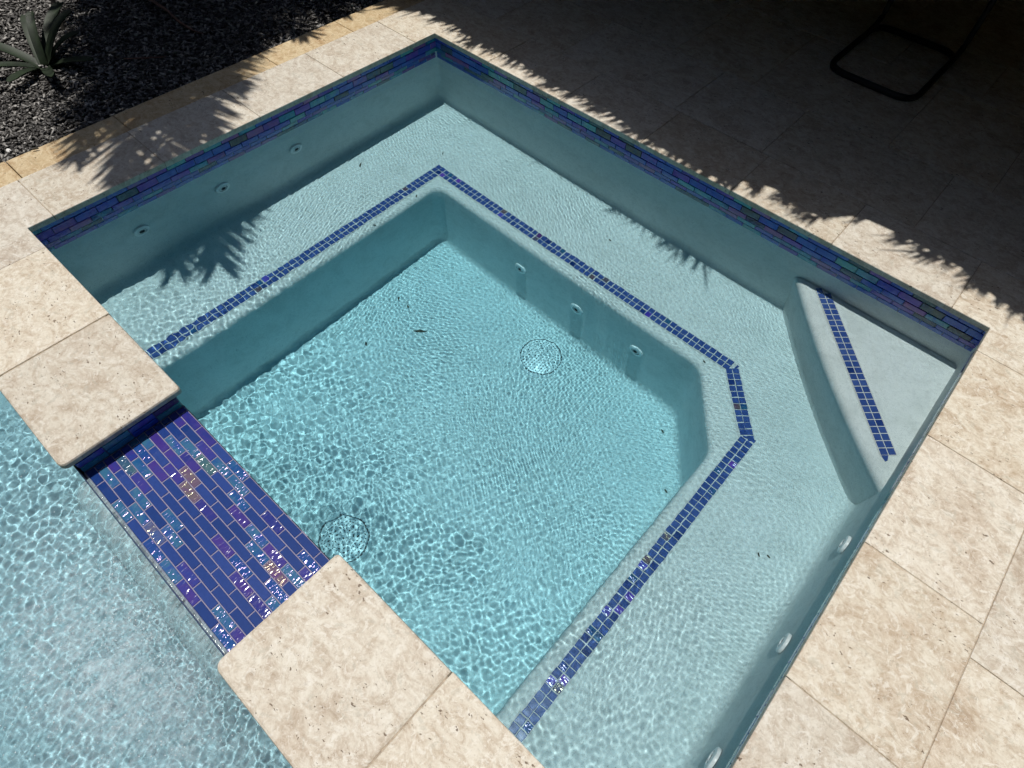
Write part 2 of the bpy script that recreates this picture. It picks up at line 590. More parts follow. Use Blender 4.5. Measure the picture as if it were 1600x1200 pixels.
def poly_u(a, corners, radii, seg=6):
    """open polyline front-left -> ... -> front-right with rounded corners"""
    pts = [a[0]] + corners + [a[1]]
    out = [tuple(pts[0])]
    for i in range(1, len(pts) - 1):
        p0, p1, p2 = Vector(pts[i - 1]), Vector(pts[i]), Vector(pts[i + 1])
        r = radii[i - 1]
        x, y = (p0 - p1).normalized(), (p2 - p1).normalized()
        half = math.acos(max(-1, min(1, x.dot(y)))) / 2
        if half > 1.55:
            for k in range(seg + 1):
                out.append(tuple(p1))
            continue
        tl = r / math.tan(half)
        c = p1 + (x + y).normalized() * (r / math.sin(half))
        s, e = p1 + x * tl, p1 + y * tl
        a0, a1 = math.atan2(s.y - c.y, s.x - c.x), math.atan2(e.y - c.y, e.x - c.x)
        d = (a1 - a0 + math.pi) % (2 * math.pi) - math.pi
        for k in range(seg + 1):
            t = a0 + d * k / seg
            out.append((c.x + r * math.cos(t), c.y + r * math.sin(t)))
    out.append(tuple(pts[-1]))
    return out

VF = V1 + OV + 0.02
def outer_ring(d, r):
    """spa wall outline moved inwards by d"""
    x0, x1, y0 = -OV - 0.004 + d, U1 + OV + 0.004 - d, -OV - 0.006 + d
    base = poly_u(((x0, VF), (x1, VF)), [(x0, y0), (x1, y0)], (r, r))
    # insert filler vertices on the far wall so that the count matches the well outline
    left = base[:8]
    right = base[8:]
    fill = [(1.82 + 0.012 * k, y0) for k in range(7)]
    return left + fill + right

def well_ring(d, r):
    """well outline; d > 0 moves into the well"""
    x0, x1, y0 = 0.445 + d, 2.052 - d, 0.440 + d
    k = d * 0.42
    cs = [(x0, y0), (1.835 - k, y0), (x1, 0.715 + k)]
    return poly_u(((x0, VF), (x1, VF)), cs, (r, 0.09, 0.09))

rings = []
for d, z in ((0.0, -0.10), (0.0, -0.20), (0.004, -0.40), (0.008, ZB + 0.05)):
    rings.append((outer_ring(d, 0.02 + d), z))
for k in range(1, 5):
    a = math.pi / 2 * k / 4
    rings.append((outer_ring(0.008 + 0.035 * (1 - math.cos(a)), 0.035), ZB + 0.05 - 0.05 * math.sin(a)))
rings.append((outer_ring(0.05, 0.035), ZB))
rings.append((well_ring(-0.027, 0.05), ZB))
rings.append((well_ring(-0.024, 0.05), ZB))
for k in range(1, 7):
    a = math.pi / 2 * k / 6
    rings.append((well_ring(-0.024 * (1 - math.sin(a)), 0.05), ZB - 0.024 * (1 - math.cos(a))))
rings.append((well_ring(0.003, 0.05), ZB - 0.06))
rings.append((well_ring(0.008, 0.05), ZF + 0.04))
for k in range(1, 5):
    a = math.pi / 2 * k / 4
    rings.append((well_ring(0.008 + 0.025 * (1 - math.cos(a)), 0.05), ZF + 0.04 - 0.04 * math.sin(a)))
rings.append((well_ring(0.036, 0.05), ZF))
nv = len(rings[0][0])
vs, fs = [], []
for lp, z in rings:
    assert len(lp) == nv, (len(lp), nv)
    vs += [(a, b, z) for a, b in lp]
for k in range(len(rings) - 1):
    for i in range(nv - 1):
        fs.append((k * nv + i, k * nv + i + 1, (k + 1) * nv + i + 1, (k + 1) * nv + i))
fs.append(tuple((len(rings) - 1) * nv + i for i in range(nv)))
shell = part('shell', mesh_uvz('shell', vs, fs, True, 35), M['plaster'])

# front wall below the spillway and piers (a solid wall between spa and pool)
vs, fs = [], []
vw0, vw1 = V1 + OV, CF - 0.025
box_vf(vs, fs, (-0.6, vw0, ZF - 0.2), (3.2, vw1, ZS - 0.012))
part('spillway_wall', mesh_uvz('spillway_wall', vs, fs), M['plaster'])
# pier cores under the coping stones either side of the spillway
for a, b in ((-0.6, SP0 - OV), (SP1 + OV, 3.2)):
    vs, fs = [], []
    box_vf(vs, fs, (a, vw0 + 0.002, ZS - 0.012), (b, vw1 - 0.002, -COPE_T - 0.001))
    part('pier', mesh_uvz('pier', vs, fs), M['grout_dark'])
# bond beam behind the waterline tile
for lo, hi in (((-0.26, -0.28, -0.30), (-OV - 0.008, vw0, -COPE_T - 0.001)),
               ((U1 + OV + 0.008, -0.28, -0.30), (2.76, vw0, -COPE_T - 0.001)),
               ((-OV - 0.008, -0.28, -0.30), (U1 + OV + 0.008, -OV - 0.008, -COPE_T - 0.001))):
    vs, fs = [], []
    box_vf(vs, fs, lo, hi)
    part('bond_beam', mesh_uvz('bond_beam', vs, fs), M['grout_dark'])

# corner seat: bulged triangle in the right far corner
ZT = -0.285
def seat_edge(off, n=16):
    a, b = Vector((1.900, -0.03)), Vector((2.520, 0.600))
    d = (b - a)
    nrm = Vector((-d.y, d.x)).normalized()       # towards the water
    a, b = a - d * 0.12, b + d * 0.12
    out = []
    for i in range(n + 1):
        t = i / n
        p = a.lerp(b, t) + nrm * (0.032 * math.sin(math.pi * t) - 0.006 + off)
        out.append((p.x, p.y))
    return out
E_ = []
for off, z in ((-0.006, ZB - 0.02), (-0.012, ZB + 0.03), (-0.012, ZB + 0.12), (-0.002, ZT - 0.06), (0.0, ZT - 0.028)):
    E_.append((seat_edge(off), z))
for k in range(1, 6):
    a = math.pi / 2 * k / 5
    E_.append((seat_edge(-0.026 * (1 - math.cos(a))), ZT - 0.026 + 0.026 * math.sin(a)))
E_.append((seat_edge(-0.030), ZT))
vs, fs = [], []
m_ = 17
for lp, z in E_:
    vs += [(a, b, z) for a, b in lp]
for k in range(len(E_) - 1):
    for i in range(m_ - 1):
        fs.append((k * m_ + i, k * m_ + i + 1, (k + 1) * m_ + i + 1, (k + 1) * m_ + i))
vs += [(2.66, -0.2, ZT)]
fs.append(tuple([(len(E_) - 1) * m_ + i for i in range(m_)] + [len(vs) - 1]))
part('corner_seat', mesh_uvz('corner_seat', vs, fs, True, 40), M['plaster'])

# ------------------------------------------------------------------ coping stones
GAP = 0.0019
def stone(poly, parent, z1=0.0, name='coping_stone', mat='trav', bev=0.0028, t=COPE_T, inset=None):
    p = inset_poly(poly, GAP / 2 if inset is None else inset)
    dz = RNG.uniform(-0.0007, 0.0007)
    o = slab(name, p, z1 - t, z1 + dz, bev, M[mat], parent)
    if parent is spa:
        o.matrix_parent_inverse = SPA_INV
    return o

# left run
for a, b in ((0.117, 0.524), (0.524, 0.933), (0.933, 1.337), (1.337, 1.737)):
    stone(rect(CL, a, 0.0, b), spa)
# far run
fu = [0.335, 0.742, 1.148, 1.555, 1.953, 2.368]
for a, b in zip(fu, fu[1:]):
    stone(rect(a, CB, b, 0.0), spa)
# right run
rv = [0.121, 0.524, 0.936, 1.343, 1.745]
for a, b in zip(rv, rv[1:]):
    stone(rect(U1, a, CR, b), spa)
# notched corner stones
stone([(CL, CB), (0.335, CB), (0.335, 0), (0, 0), (0, 0.117), (CL, 0.117)], spa)
stone([(2.368, CB), (CR, CB), (CR, 0.121), (U1, 0.121), (U1, 0), (2.368, 0)], spa)
stone([(CL, 1.737), (0, 1.737), (0, V1), (0.124, V1), (0.124, CF), (CL, CF)], spa)
stone([(2.363, V1), (U1, V1), (U1, 1.745), (CR, 1.745), (CR, CF), (2.363, CF)], spa)
# piers (rounded corner at the spillway)
stone(rect(0.124, V1, 0.521, CF), spa)
stone(round_poly([(0.521, V1 + GAP / 2), (SP0, V1 + GAP / 2), (SP0, CF - GAP / 2), (0.521, CF - GAP / 2)], [0, 0.012, 0.02, 0], 4), spa, bev=0.007)
stone(round_poly([(SP1, V1 + GAP / 2), (1.953, V1 + GAP / 2), (1.953, CF - GAP / 2), (SP1, CF - GAP / 2)], [0.012, 0, 0, 0.022], 4), spa, bev=0.007)
stone(rect(1.953, V1, 2.363, CF), spa)
# mortar joint bed under the stones
vs, fs = [], []
for lo, hi in (((CL + .012, CB + .012), (-0.012, CF - .03)), ((-0.012, CB + .012), (CR - .012, -0.012)), ((U1 + 0.012, -0.012), (CR - .012, CF - .03)),
               ((-0.012, V1 + 0.015), (SP0 - 0.03, CF - 0.03)), ((SP1 + 0.03, V1 + 0.015), (U1 + 0.012, CF - 0.03))):
    box_vf(vs, fs, (lo[0], lo[1], -COPE_T + 0.002), (hi[0], hi[1], -0.0035))
part('mortar', mesh_uvz('mortar', vs, fs), M['joint'])

# ------------------------------------------------------------------ patio paving beyond the coping
pav = link('paving', mesh_uvz('paving', [(-0.2645, -7, -0.004), (9, -7, -0.004), (9, CB + 0.004, -0.004), (-0.2645, CB + 0.004, -0.004),
                                      (CR - 0.004, CB + 0.004, -0.004), (9, 5.0, -0.004), (CR - 0.004, 5.0, -0.004)],
                            [(0, 1, 2, 4, 3), (4, 2, 5, 6)]), M['joint'])
tag(pav, 'travertine patio paving around the spa', kind='structure')
def paver(u0, v0, u1, v1):
    o = slab('paver', inset_poly(rect(u0, v0, u1, v1), GAP / 2), -0.03, RNG.uniform(-0.0008, 0.0006), 0.0022, M['trav'], pav)
    return o
u = CR
for col_w, shift in ((0.406, 0.0), (0.61, 0.23), (0.406, 0.12), (0.61, 0.35)):
    v = CB - 0.30 + shift - 0.406
    while v < 2.2:
        a, b = v, v + 0.406 if col_w > 0.5 else v + 0.61
        if col_w < 0.5:
            b = v + 0.405
        paver(u, max(a, CB), u + col_w, b) if b > CB + 0.02 else None
        v = b
    u += col_w
v = CB
k = 0
while v > -3.6:
    dv = 0.406 if k % 2 == 0 else 0.61
    u = -0.262 - (0.0 if k % 2 == 0 else 0.0)
    first = True
    while u < 4.8:
        du = 0.61 if (k + int(u * 3)) % 3 else 0.406
        if first:
            du = (0.36, 0.50, 0.25)[k % 3]
            first = False
        paver(u, v - dv, u + du, v)
        u += du
    v -= dv
    k += 1

# ------------------------------------------------------------------ stone edging of the planting bed
edg = empty('stone_edging', (-0.33, 0.8, -0.03))
tag(edg, 'narrow honey coloured stone edging between coping and planting bed', 'edging')
einv = Matrix.Translation((0.33, 0.8, 0.03))
v = -1.2
for L in (0.62, 0.40, 0.43, 0.41, 0.66, 0.40, 0.62, 0.5, 0.6):
    o = stone(rect(-0.402 + RNG.uniform(-0.003, 0.003), v, CL - 0.002, v + L), edg, -0.004, 'edging_stone', 'trav_warm', 0.005)
    o.matrix_parent_inverse = einv
    v += L

# ------------------------------------------------------------------ tiles
_tile_cache = {}
def tile_mesh(a, b, t, mat, bev=0.0012):
    """small glass tile, length a (x), width b (y), top at z = t"""
    key = (round(a, 4), round(b, 4), round(t, 4), mat)
    if key not in _tile_cache:
        me = bpy.data.meshes.new('tile')
        h = [(sx * a / 2, sy * b / 2) for sx, sy in ((-1, -1), (1, -1), (1, 1), (-1, 1))]
        vs = [(x, y, 0) for x, y in h] + [(x, y, t - bev) for x, y in h]
        vs += [(x - math.copysign(bev, x), y - math.copysign(bev, y), t) for x, y in h]
        fs = [(8, 9, 10, 11)]
        for i in range(4):
            j = (i + 1) % 4
            fs += [(i, j, 4 + j, 4 + i), (4 + i, 4 + j, 8 + j, 8 + i)]
        me.from_pydata(vs, [], fs)
        me.materials.append(M[mat])
        _tile_cache[key] = me
    return _tile_cache[key]


def basis(p, xd, zd):
    """matrix from a (u,v,z) point, (u,v,z) x direction and normal"""
    x = Vector((xd[0], -xd[1], xd[2])).normalized()
    z = Vector((zd[0], -zd[1], zd[2])).normalized()
    y = z.cross(x)
    m = Matrix((x, y, z)).transposed().to_4x4()
    m.translation = (p[0], -p[1], p[2])
    return m


def tile(name, p, xd, zd, a, b, t, mat, parent=None):
    o = link(name, tile_mesh(a, b, t, mat), None, parent or spa)
    o.matrix_parent_inverse = SPA_INV
    o.matrix_basis = basis(p, xd, zd)
    return o


def join_tiles(name, lst, parent=None):
    """the same tiles as one mesh (those past the limit or out of sight)"""
    vs, fs, mi, mats = [], [], [], []
    for p, xd, zd, a, b, t, mat in lst:
        me = tile_mesh(a, b, t, mat)
        m = basis(p, xd, zd)
        b0 = len(vs)
        vs += [tuple(m @ v.co) for v in me.vertices]
        if mat not in mats:
            mats.append(mat)
        for f in me.polygons:
            fs.append(tuple(b0 + i for i in f.vertices))
            mi.append(mats.index(mat))
    me = bpy.data.meshes.new(name)
    me.from_pydata(vs, [], fs)
    for k in mats:
        me.materials.append(M[k])
    me.polygons.foreach_set('material_index', mi)
    o = part(name, me, None, parent)
    o['kind'] = 'stuff'
    return o


CAMP = Vector((2.157, 1.942))
# bench edge mosaic: two rows of one-inch tile
TG = 0.0225
bench = []
def run(p0, p1, rows, sink, z, skip0=0.0, jit=0.0009):
    p0, p1 = Vector(p0), Vector(p1)
    d = (p1 - p0)
    L = d.length
    d.normalize()
    nrm = Vector((-d.y, d.x))
    n = int(round((L - skip0) / IN))
    for r in rows:
        for i in range(n):
            q = p0 + d * (skip0 + (i + 0.5) * IN) + nrm * (r * IN)
            q += Vector((RNG.uniform(-jit, jit), RNG.uniform(-jit, jit)))
            ang = RNG.gauss(0, 0.012)
            xd = (d.x * math.cos(ang) - d.y * math.sin(ang), d.x * math.sin(ang) + d.y * math.cos(ang), RNG.gauss(0, 0.006))
            m = 'navy' if RNG.random() < (0.90 if (q - CAMP).length > 0.95 else 0.66) else RNG.choice(('teal', 'teal', 'wl_violet', 'blue', 'gold'))
            sink.append(((q.x, q.y, z + RNG.uniform(-0.0004, 0.0004)), xd, (RNG.gauss(0, 0.006), RNG.gauss(0, 0.006), 1), TG, TG, 0.0042, m))
TA, TB = 0.345, 0.336            # outer edge of the trim from the left / far coping
DG0, DG1, TR = (1.934, TB), (2.147, 0.578), 2.147
run((TA, TB), (DG0[0] - 0.004, TB), (0.5, 1.5), bench, ZB)                       # far side
run((TA, 1.836), (TA, TB + 2 * IN + 0.002), (0.5, 1.5), bench, ZB)                # left side (rows to the right)
bench_l = len(bench)
run((DG0[0] + 0.010, DG0[1] + 0.014), (DG1[0] - 0.006, DG1[1] - 0.007), (0.5,), bench, ZB)
run((DG0[0] + 0.010, DG0[1] + 0.014), (DG1[0] - 0.016, DG1[1] - 0.022), (1.5,), bench, ZB)
run((TR, DG1[1] + 0.012), (TR, 1.836), (0.5, 1.5), bench, ZB)                    # right side
bench = [b for b in bench]
bench.sort(key=lambda b: (Vector(b[0][:2]) - CAMP).length)
for b in bench[:296]:
    tile('bench_tile', *b)
if len(bench) > 296:
    join_tiles('far_bench_tile', bench[296:])
# cut wedge tiles at the two bends
def wedge(poly, z, mat='navy', name='cut_tile'):
    o = slab(name, poly, z, z + 0.0042, 0.0012, M[mat], spa, 1)
    o.matrix_parent_inverse = SPA_INV
    return o
wedge([(1.934, 0.340), (1.944, 0.344), (1.936, 0.362), (1.932, 0.361)], ZB)
wedge([(1.930, 0.365), (1.935, 0.366), (1.924, 0.384)], ZB)
wedge([(2.126, 0.578), (2.146, 0.570), (2.146, 0.585), (2.126, 0.586)], ZB)
wedge([(2.101, 0.584), (2.121, 0.575), (2.121, 0.586), (2.108, 0.589)], ZB)
# grout bed under the trim
def ribbon(pts, w0, w1, z):
    """flat strip between offsets w0..w1 to the right of a polyline"""
    n = len(pts)
    a, b = [], []
    for i in range(n):
        p = Vector(pts[i])
        ds = []
        if i > 0:
            ds.append((p - Vector(pts[i - 1])).normalized())
        if i < n - 1:
            ds.append((Vector(pts[i + 1]) - p).normalized())
        ns = [Vector((-d.y, d.x)) for d in ds]
        nn = sum(ns, Vector((0, 0)))
        nn = nn / (nn.length_squared) * len(ns) if len(ns) == 1 else nn / (1 + ns[0].dot(ns[1]))
        a.append((p.x + nn.x * w0, p.y + nn.y * w0, z))
        b.append((p.x + nn.x * w1, p.y + nn.y * w1, z))
    vs = a + b
    fs = [(i, i + 1, n + i + 1, n + i) for i in range(n - 1)]
    return vs, fs
vs, fs = ribbon([(TA, 1.838), (TA, TB), DG0, DG1, (TR, 1.838)], -0.003, 0.054, ZB + 0.0022)
# (rows run towards the well: mirror the sign where the path turns the other way)
part('trim_grout', mesh_uvz('trim_grout', vs, fs), M['grout_white'])
# corner seat mosaic
seat_t = []
S0, S1 = Vector((1.985, -0.010)), Vector((2.474, 0.505))
sd = (S1 - S0).normalized()
sn = Vector((sd.y, -sd.x))                     # towards the corner
cnt = int((S1 - S0).length / IN)
for r in (0, 1):
    for i in range(cnt):
        q = S0 + sd * ((i + 0.5) * IN) + sn * ((r + 0.5) * IN)
        if q.y < -0.012 or q.x > 2.492:
            continue
        tile('seat_tile', (q.x, q.y, ZT), (sd.x + RNG.gauss(0, .01), sd.y + RNG.gauss(0, .01), 0), (0, 0, 1), TG, TG, 0.0042,
             'navy' if RNG.random() < 0.95 else 'blue')
e1 = S0 + sd * (cnt * IN)
def quadp(a, b, c, d):
    return [(p.x, p.y) for p in (a, b, c, d)]
wedge(quadp(e1 + sn * 0.0015, e1 + sn * 0.024, e1 + sn * 0.015 + sd * 0.018, e1 + sn * 0.007 + sd * 0.021), ZT)
e0 = S0 - sd * 0.003
gv = [S0 - sd * 0.004 - sn * 0.002, S0 - sd * 0.004 + sn * 0.053, e1 + sn * 0.053, e1 + sd * 0.004 - sn * 0.002]
part('seat_grout', mesh_uvz('seat_grout', [(p.x, p.y, ZT + 0.0022) for p in gv], [(0, 1, 2, 3)]), M['grout_white'])

# waterline tile, one by three inch, five staggered rows
def wl_mat():
    r = RNG.random()
    return 'wl_blue' if r < 0.40 else 'wl_violet' if r < 0.56 else 'teal_pale' if r < 0.74 else 'green' if r < 0.80 else 'plum' if r < 0.93 else 'gold'
ZT0 = -COPE_T - 0.0015
L3 = 0.0762
RW = 0.0277
wl, wl_hidden = [], []
def wall_run(p0, p1, nrm, sink, rows=5):
    p0, p1 = Vector(p0), Vector(p1)
    d = p1 - p0
    L = d.length
    d.normalize()
    for r in range(rows):
        s = -(L3 / 2 if r % 2 else RNG.uniform(0, 0.01))
        while s < L - 0.012:
            a, b = max(s, 0.0), min(s + L3, L)
            if b - a > 0.012:
                q = p0 + d * ((a + b) / 2)
                sink.append(((q.x, q.y, ZT0 - (r + 0.5) * RW + RNG.uniform(-.0003, .0003)), (d.x, d.y, 0),
                             (nrm[0] + RNG.gauss(0, .012), nrm[1] + RNG.gauss(0, .012), RNG.gauss(0, .012)), b - a - 0.0020, RW - 0.0020, 0.006, wl_mat()))
            s += L3
wo_ = OV + 0.0075
wall_run((-wo_, -wo_), (U1 + wo_, -wo_), (0, 1), wl)
wall_run((-wo_, -wo_), (-wo_, V1 + OV), (1, 0), wl)
wall_run((U1 + wo_, -wo_), (U1 + wo_, V1 + OV), (-1, 0), wl_hidden)
wl.sort(key=lambda b: -((Vector(b[0][:2]) - CAMP).length))
far_wl = wl[:max(0, len(wl) - 296)]
for b in wl[max(0, len(wl) - 296):]:
    tile('waterline_tile', *b)
join_tiles('waterline_tile_run', far_wl + wl_hidden)

# spillway tile
JU = 1.019
RP = 0.02385
for r in range(12):
    vq = vw0 + 0.0015 + (r + 0.5) * RP
    off = 0.0 if (11 - r) % 2 == 0 else 0.0375
    s = JU + off - 0.075 * 3
    while s < SP1 + OV:
        a, b = max(s, SP0 - OV + 0.001), min(s + 0.075, SP1 + OV - 0.001)
        if b - a > 0.008:
            x = RNG.random()
            m = 'blue' if x < 0.56 else 'violet' if x < 0.78 else 'teal' if x < 0.95 else 'gold' if x < 0.975 else 'green'
            tile('spillway_tile', ((a + b) / 2, vq, ZS - 0.006), (1, 0, RNG.gauss(0, .006)), (RNG.gauss(0, .007), RNG.gauss(0, .007), 1),
                 b - a - 0.0028, RP - 0.0026, 0.006, m)
        s += 0.075
vs, fs = [], []
box_vf(vs, fs, (SP0 - OV, vw0 - 0.001, ZS - 0.0118), (SP1 + OV, vw1 + 0.001, ZS - 0.0016))
part('spillway_grout', mesh_uvz('spillway_grout', vs, fs), M['grout_lilac'])
# tile on the pier ends
for uu, sg in ((SP0 - OV, 1), (SP1 + OV, -1)):
    for r in range(3):
        for k in range(4):
            a = vw0 + 0.002 + k * 0.072
            tile('pier_tile', (uu - sg * 0.004, a + 0.036, ZS + 0.012 + r * 0.0225), (0, 1, 0), (sg, 0, 0), 0.0695, 0.0205, 0.006, wl_mat())

# ------------------------------------------------------------------ jets, drains and fittings
def jet(p, axis, xdir, r=0.031, nozzle=0.008):
    root = empty('jet_fitting', (p[0], p[1], p[2]))
    root.parent = spa
    root.matrix_parent_inverse = SPA_INV
    inv = Matrix.Translation((-p[0], p[1], -p[2]))
    def sub(nm, prof, mat, seg=28):
        vs, fs = [], []
        lathe(vs, fs, prof, seg, p, axis, xdir)
        o = link(nm, mesh_uvz(nm, vs, fs, True, 40), M[mat], root)
        o.matrix_parent_inverse = inv
    sub('flange', [(r, -0.004), (r, 0.002), (r * 0.94, 0.0045), (r * 0.60, 0.0065), (r * 0.56, 0.002), (r * 0.55, -0.004)], 'white_pl')
    sub('eyeball', [(r * 0.52, -0.004), (r * 0.50, nozzle * 0.45), (r * 0.40, nozzle * 0.8), (r * 0.33, nozzle * 0.8), (r * 0.30, -0.003)], 'white_pl')
    sub('nozzle_throat', [(r * 0.34, nozzle * 0.8 - 0.0008), (r * 0.30, nozzle * 0.3), (0.0005, nozzle * 0.25)], 'dark_hole', 16)
    return root
for vv in (0.815, 1.172, 1.520):
    jet((-OV + 0.002, vv, -0.312), (1, 0, 0.02), (0, 1, 0))
    jet((U1 + OV - 0.004, vv + 0.0, -0.312), (-1, 0, 0.02), (0, 1, 0))
for uu in (0.955, 1.272, 1.580):
    jet((uu, 0.446, -0.745), (0, 1, 0.02), (1, 0, 0))
# small round fitting on the bench nosing
jet((0.424, 1.104, ZB - 0.004), (0.35, 0, 1), (0, 1, 0), 0.016, 0.004)


def drain(cu, cv):
    root = empty('drain_cover', (cu, cv, ZF))
    root.parent = spa
    root.matrix_parent_inverse = SPA_INV
    inv = Matrix.Translation((-cu, cv, -ZF))
    R = 0.101
    vs, fs = [], []
    # outer ring with radial teeth
    lathe(vs, fs, [(R, -0.004), (R, 0.006), (R * 0.96, 0.010), (R * 0.905, 0.013), (R * 0.895, 0.004)], 56, (cu, cv, ZF), (0, 0, 1), (1, 0, 0))
    o = link('drain_ring', mesh_uvz('drain_ring', vs, fs, True, 35), M['white_pl'], root)
    o.matrix_parent_inverse = inv
    vs, fs = [], []
    for k in range(40):
        t = 2 * math.pi * k / 40
        c, s = math.cos(t), math.sin(t)
        w = 0.0022
        b = len(vs)
        for rr, zz in ((R * 0.875, 0.0175), (R * 0.955, 0.0130)):
            for sg in (-1, 1):
                vs.append((cu + rr * c - sg * w * s, cv + rr * s + sg * w * c, ZF + zz))
                vs.append((cu + rr * c - sg * w * s, cv + rr * s + sg * w * c, ZF + 0.008))
        fs += [(b, b + 2, b + 6, b + 4), (b, b + 4, b + 5, b + 1), (b + 2, b + 3, b + 7, b + 6), (b, b + 1, b + 3, b + 2), (b + 4, b + 6, b + 7, b + 5)]
    o = link('drain_teeth', mesh_uvz('drain_teeth', vs, fs), M['white_pl'], root)
    o.matrix_parent_inverse = inv
    # domed grille: rings of round holes
    R2 = R * 0.850
    vs, fs = [], []
    dome = lambda x, y: ZF + 0.015 + 0.010 * max(0.0, 1 - (x * x + y * y) / (R2 * R2))
    rings_ = 6
    dr = R2 / (rings_ + 0.75)
    def P3(rr, t):
        x, y = rr * math.cos(t), rr * math.sin(t)
        return (cu + x, cv + y, dome(x, y))
    for i in range(0, rings_ + 1):
        n_ = max(1, 6 * i) if i else 1
        r0, r1 = max(0.0004, (i - 0.5) * dr), (i + 0.5) * dr
        for k in range(n_ if i else 1):
            if i == 0:
                b = len(vs)
                vs += [P3(0.5 * dr, 2 * math.pi * q / 8) for q in range(8)]
                hole_c = (0.0, 0.0)
            else:
                t0, t1 = 2 * math.pi * (k + 0.5 * (i % 2)) / n_, 2 * math.pi * (k + 1 + 0.5 * (i % 2)) / n_
                tm = (t0 + t1) / 2
                b = len(vs)
                vs += [P3(r1, tm), P3(r1, t1), P3((r0 + r1) / 2, t1), P3(r0, t1), P3(r0, tm), P3(r0, t0), P3((r0 + r1) / 2, t0), P3(r1, t0)]
                hole_c = (i * dr * math.cos(tm), i * dr * math.sin(tm))
            hr = 0.0026
            a0 = 0.0 if i == 0 else tm
            sg = 1 if i == 0 else -1
            hp = []
            for q in range(8):
                if i == 0:
                    tt = 2 * math.pi * q / 8
                else:
                    tt = a0 + (0, 1, 2, 3, 4, 5, 6, 7)[q] * math.pi / 4
                hp.append((hole_c[0] + hr * math.cos(tt), hole_c[1] + hr * math.sin(tt)))
            vs += [(cu + x, cv + y, dome(x, y)) for x, y in hp]
            vs += [(cu + x, cv + y, dome(x, y) - 0.004) for x, y in hp]
            for q in range(8):
                w = (q + 1) % 8
                fs += [(b + q, b + w, b + 8 + w, b + 8 + q), (b + 8 + q, b + 8 + w, b + 16 + w, b + 16 + q)]
    lathe(vs, fs, [((rings_ + 0.5) * dr, dome((rings_ + 0.5) * dr, 0) - ZF), (R2, 0.015), (R2, 0.004)], 48, (cu, cv, ZF), (0, 0, 1), (1, 0, 0))
    o = link('drain_grille', mesh_uvz('drain_grille', vs, fs), M['white_pl'], root)
    o.matrix_parent_inverse = inv
    vs, fs = [], []
    lathe(vs, fs, [(R * 0.896, 0.0045), (0.0005, 0.0045)], 40, (cu, cv, ZF), (0, 0, 1), (1, 0, 0))
    o = link('drain_sump', mesh_uvz('drain_sump', vs, fs), M['dark_hole'], root)
    o.matrix_parent_inverse = inv
drain(1.249, 0.628)
drain(1.249, 1.715)

# ------------------------------------------------------------------ pool beside the spa
vs, fs = [], []
a0, b0, a1, b1 = POOL
vs = [(a0, b0, -0.06), (a1, b0, -0.06), (a1, b1, -0.06), (a0, b1, -0.06), (a0, b0, ZPF), (a1, b0, ZPF), (a1, b1, ZPF), (a0, b1, ZPF)]
fs = [(4, 5, 6, 7), (0, 1, 5, 4), (1, 2, 6, 5), (2, 3, 7, 6), (3, 0, 4, 7)]
o = link('pool', mesh_uvz('pool', vs, fs), M['plaster'])
tag(o, 'pale plaster pool basin below the spillway', kind='structure')

# ------------------------------------------------------------------ water
def wave_field(U, Vv, bands, seed):
    r = np.random.RandomState(seed)
    H = np.zeros_like(U)
    for lam0, lam1, rms, env, n, head in bands:
        h = np.zeros_like(U)
        for i in range(n):
            lam = math.exp(r.uniform(math.log(lam0), math.log(lam1)))
            k = 2 * math.pi / lam
            t = r.uniform(0, 2 * math.pi) if head is None else r.normal(head[0], head[1])
            h += (lam / lam1) * np.sin(k * (U * math.cos(t) + Vv * math.sin(t)) + r.uniform(0, 2 * math.pi))
        h *= rms / max(1e-9, h.std())
        H += h * env
    return H


def water_sheet(name, blocks, z, hfun, mat):
    """one rippled surface from grid blocks (u0, u1, v0, v1, step)"""
    CO, QU, n0 = [], [], 0
    for u0, u1, v0, v1, step in blocks:
        nu, nv_ = int(round((u1 - u0) / step)) + 1, int(round((v1 - v0) / step)) + 1
        U, Vv = np.meshgrid(np.linspace(u0, u1, nu), np.linspace(v0, v1, nv_))
        H = hfun(U, Vv)
        co = np.empty((nu * nv_, 3), np.float32)
        co[:, 0], co[:, 1], co[:, 2] = U.ravel(), -Vv.ravel(), (z + H).ravel()
        idx = np.arange(nu * nv_).reshape(nv_, nu) + n0
        QU.append(np.stack([idx[:-1, :-1], idx[1:, :-1], idx[1:, 1:], idx[:-1, 1:]], -1).reshape(-1, 4))     # normal up
        CO.append(co)
        n0 += nu * nv_
    co, quads = np.concatenate(CO), np.concatenate(QU)
    me = bpy.data.meshes.new(name)
    me.vertices.add(len(co))
    me.vertices.foreach_set('co', co.ravel())
    me.loops.add(quads.size)
    me.loops.foreach_set('vertex_index', quads.ravel().astype(np.int32))
    me.polygons.add(len(quads))
    me.polygons.foreach_set('loop_start', np.arange(0, quads.size, 4, dtype=np.int32))
    me.polygons.foreach_set('loop_total', np.full(len(quads), 4, np.int32))
    me.update(calc_edges=True)
    me.polygons.foreach_set('use_smooth', np.ones(len(quads), bool))
    me.materials.append(mat)
    o = bpy.data.objects.new(name, me)
    COL.objects.link(o)
    o.cycles.is_caustics_caster = True
    return o


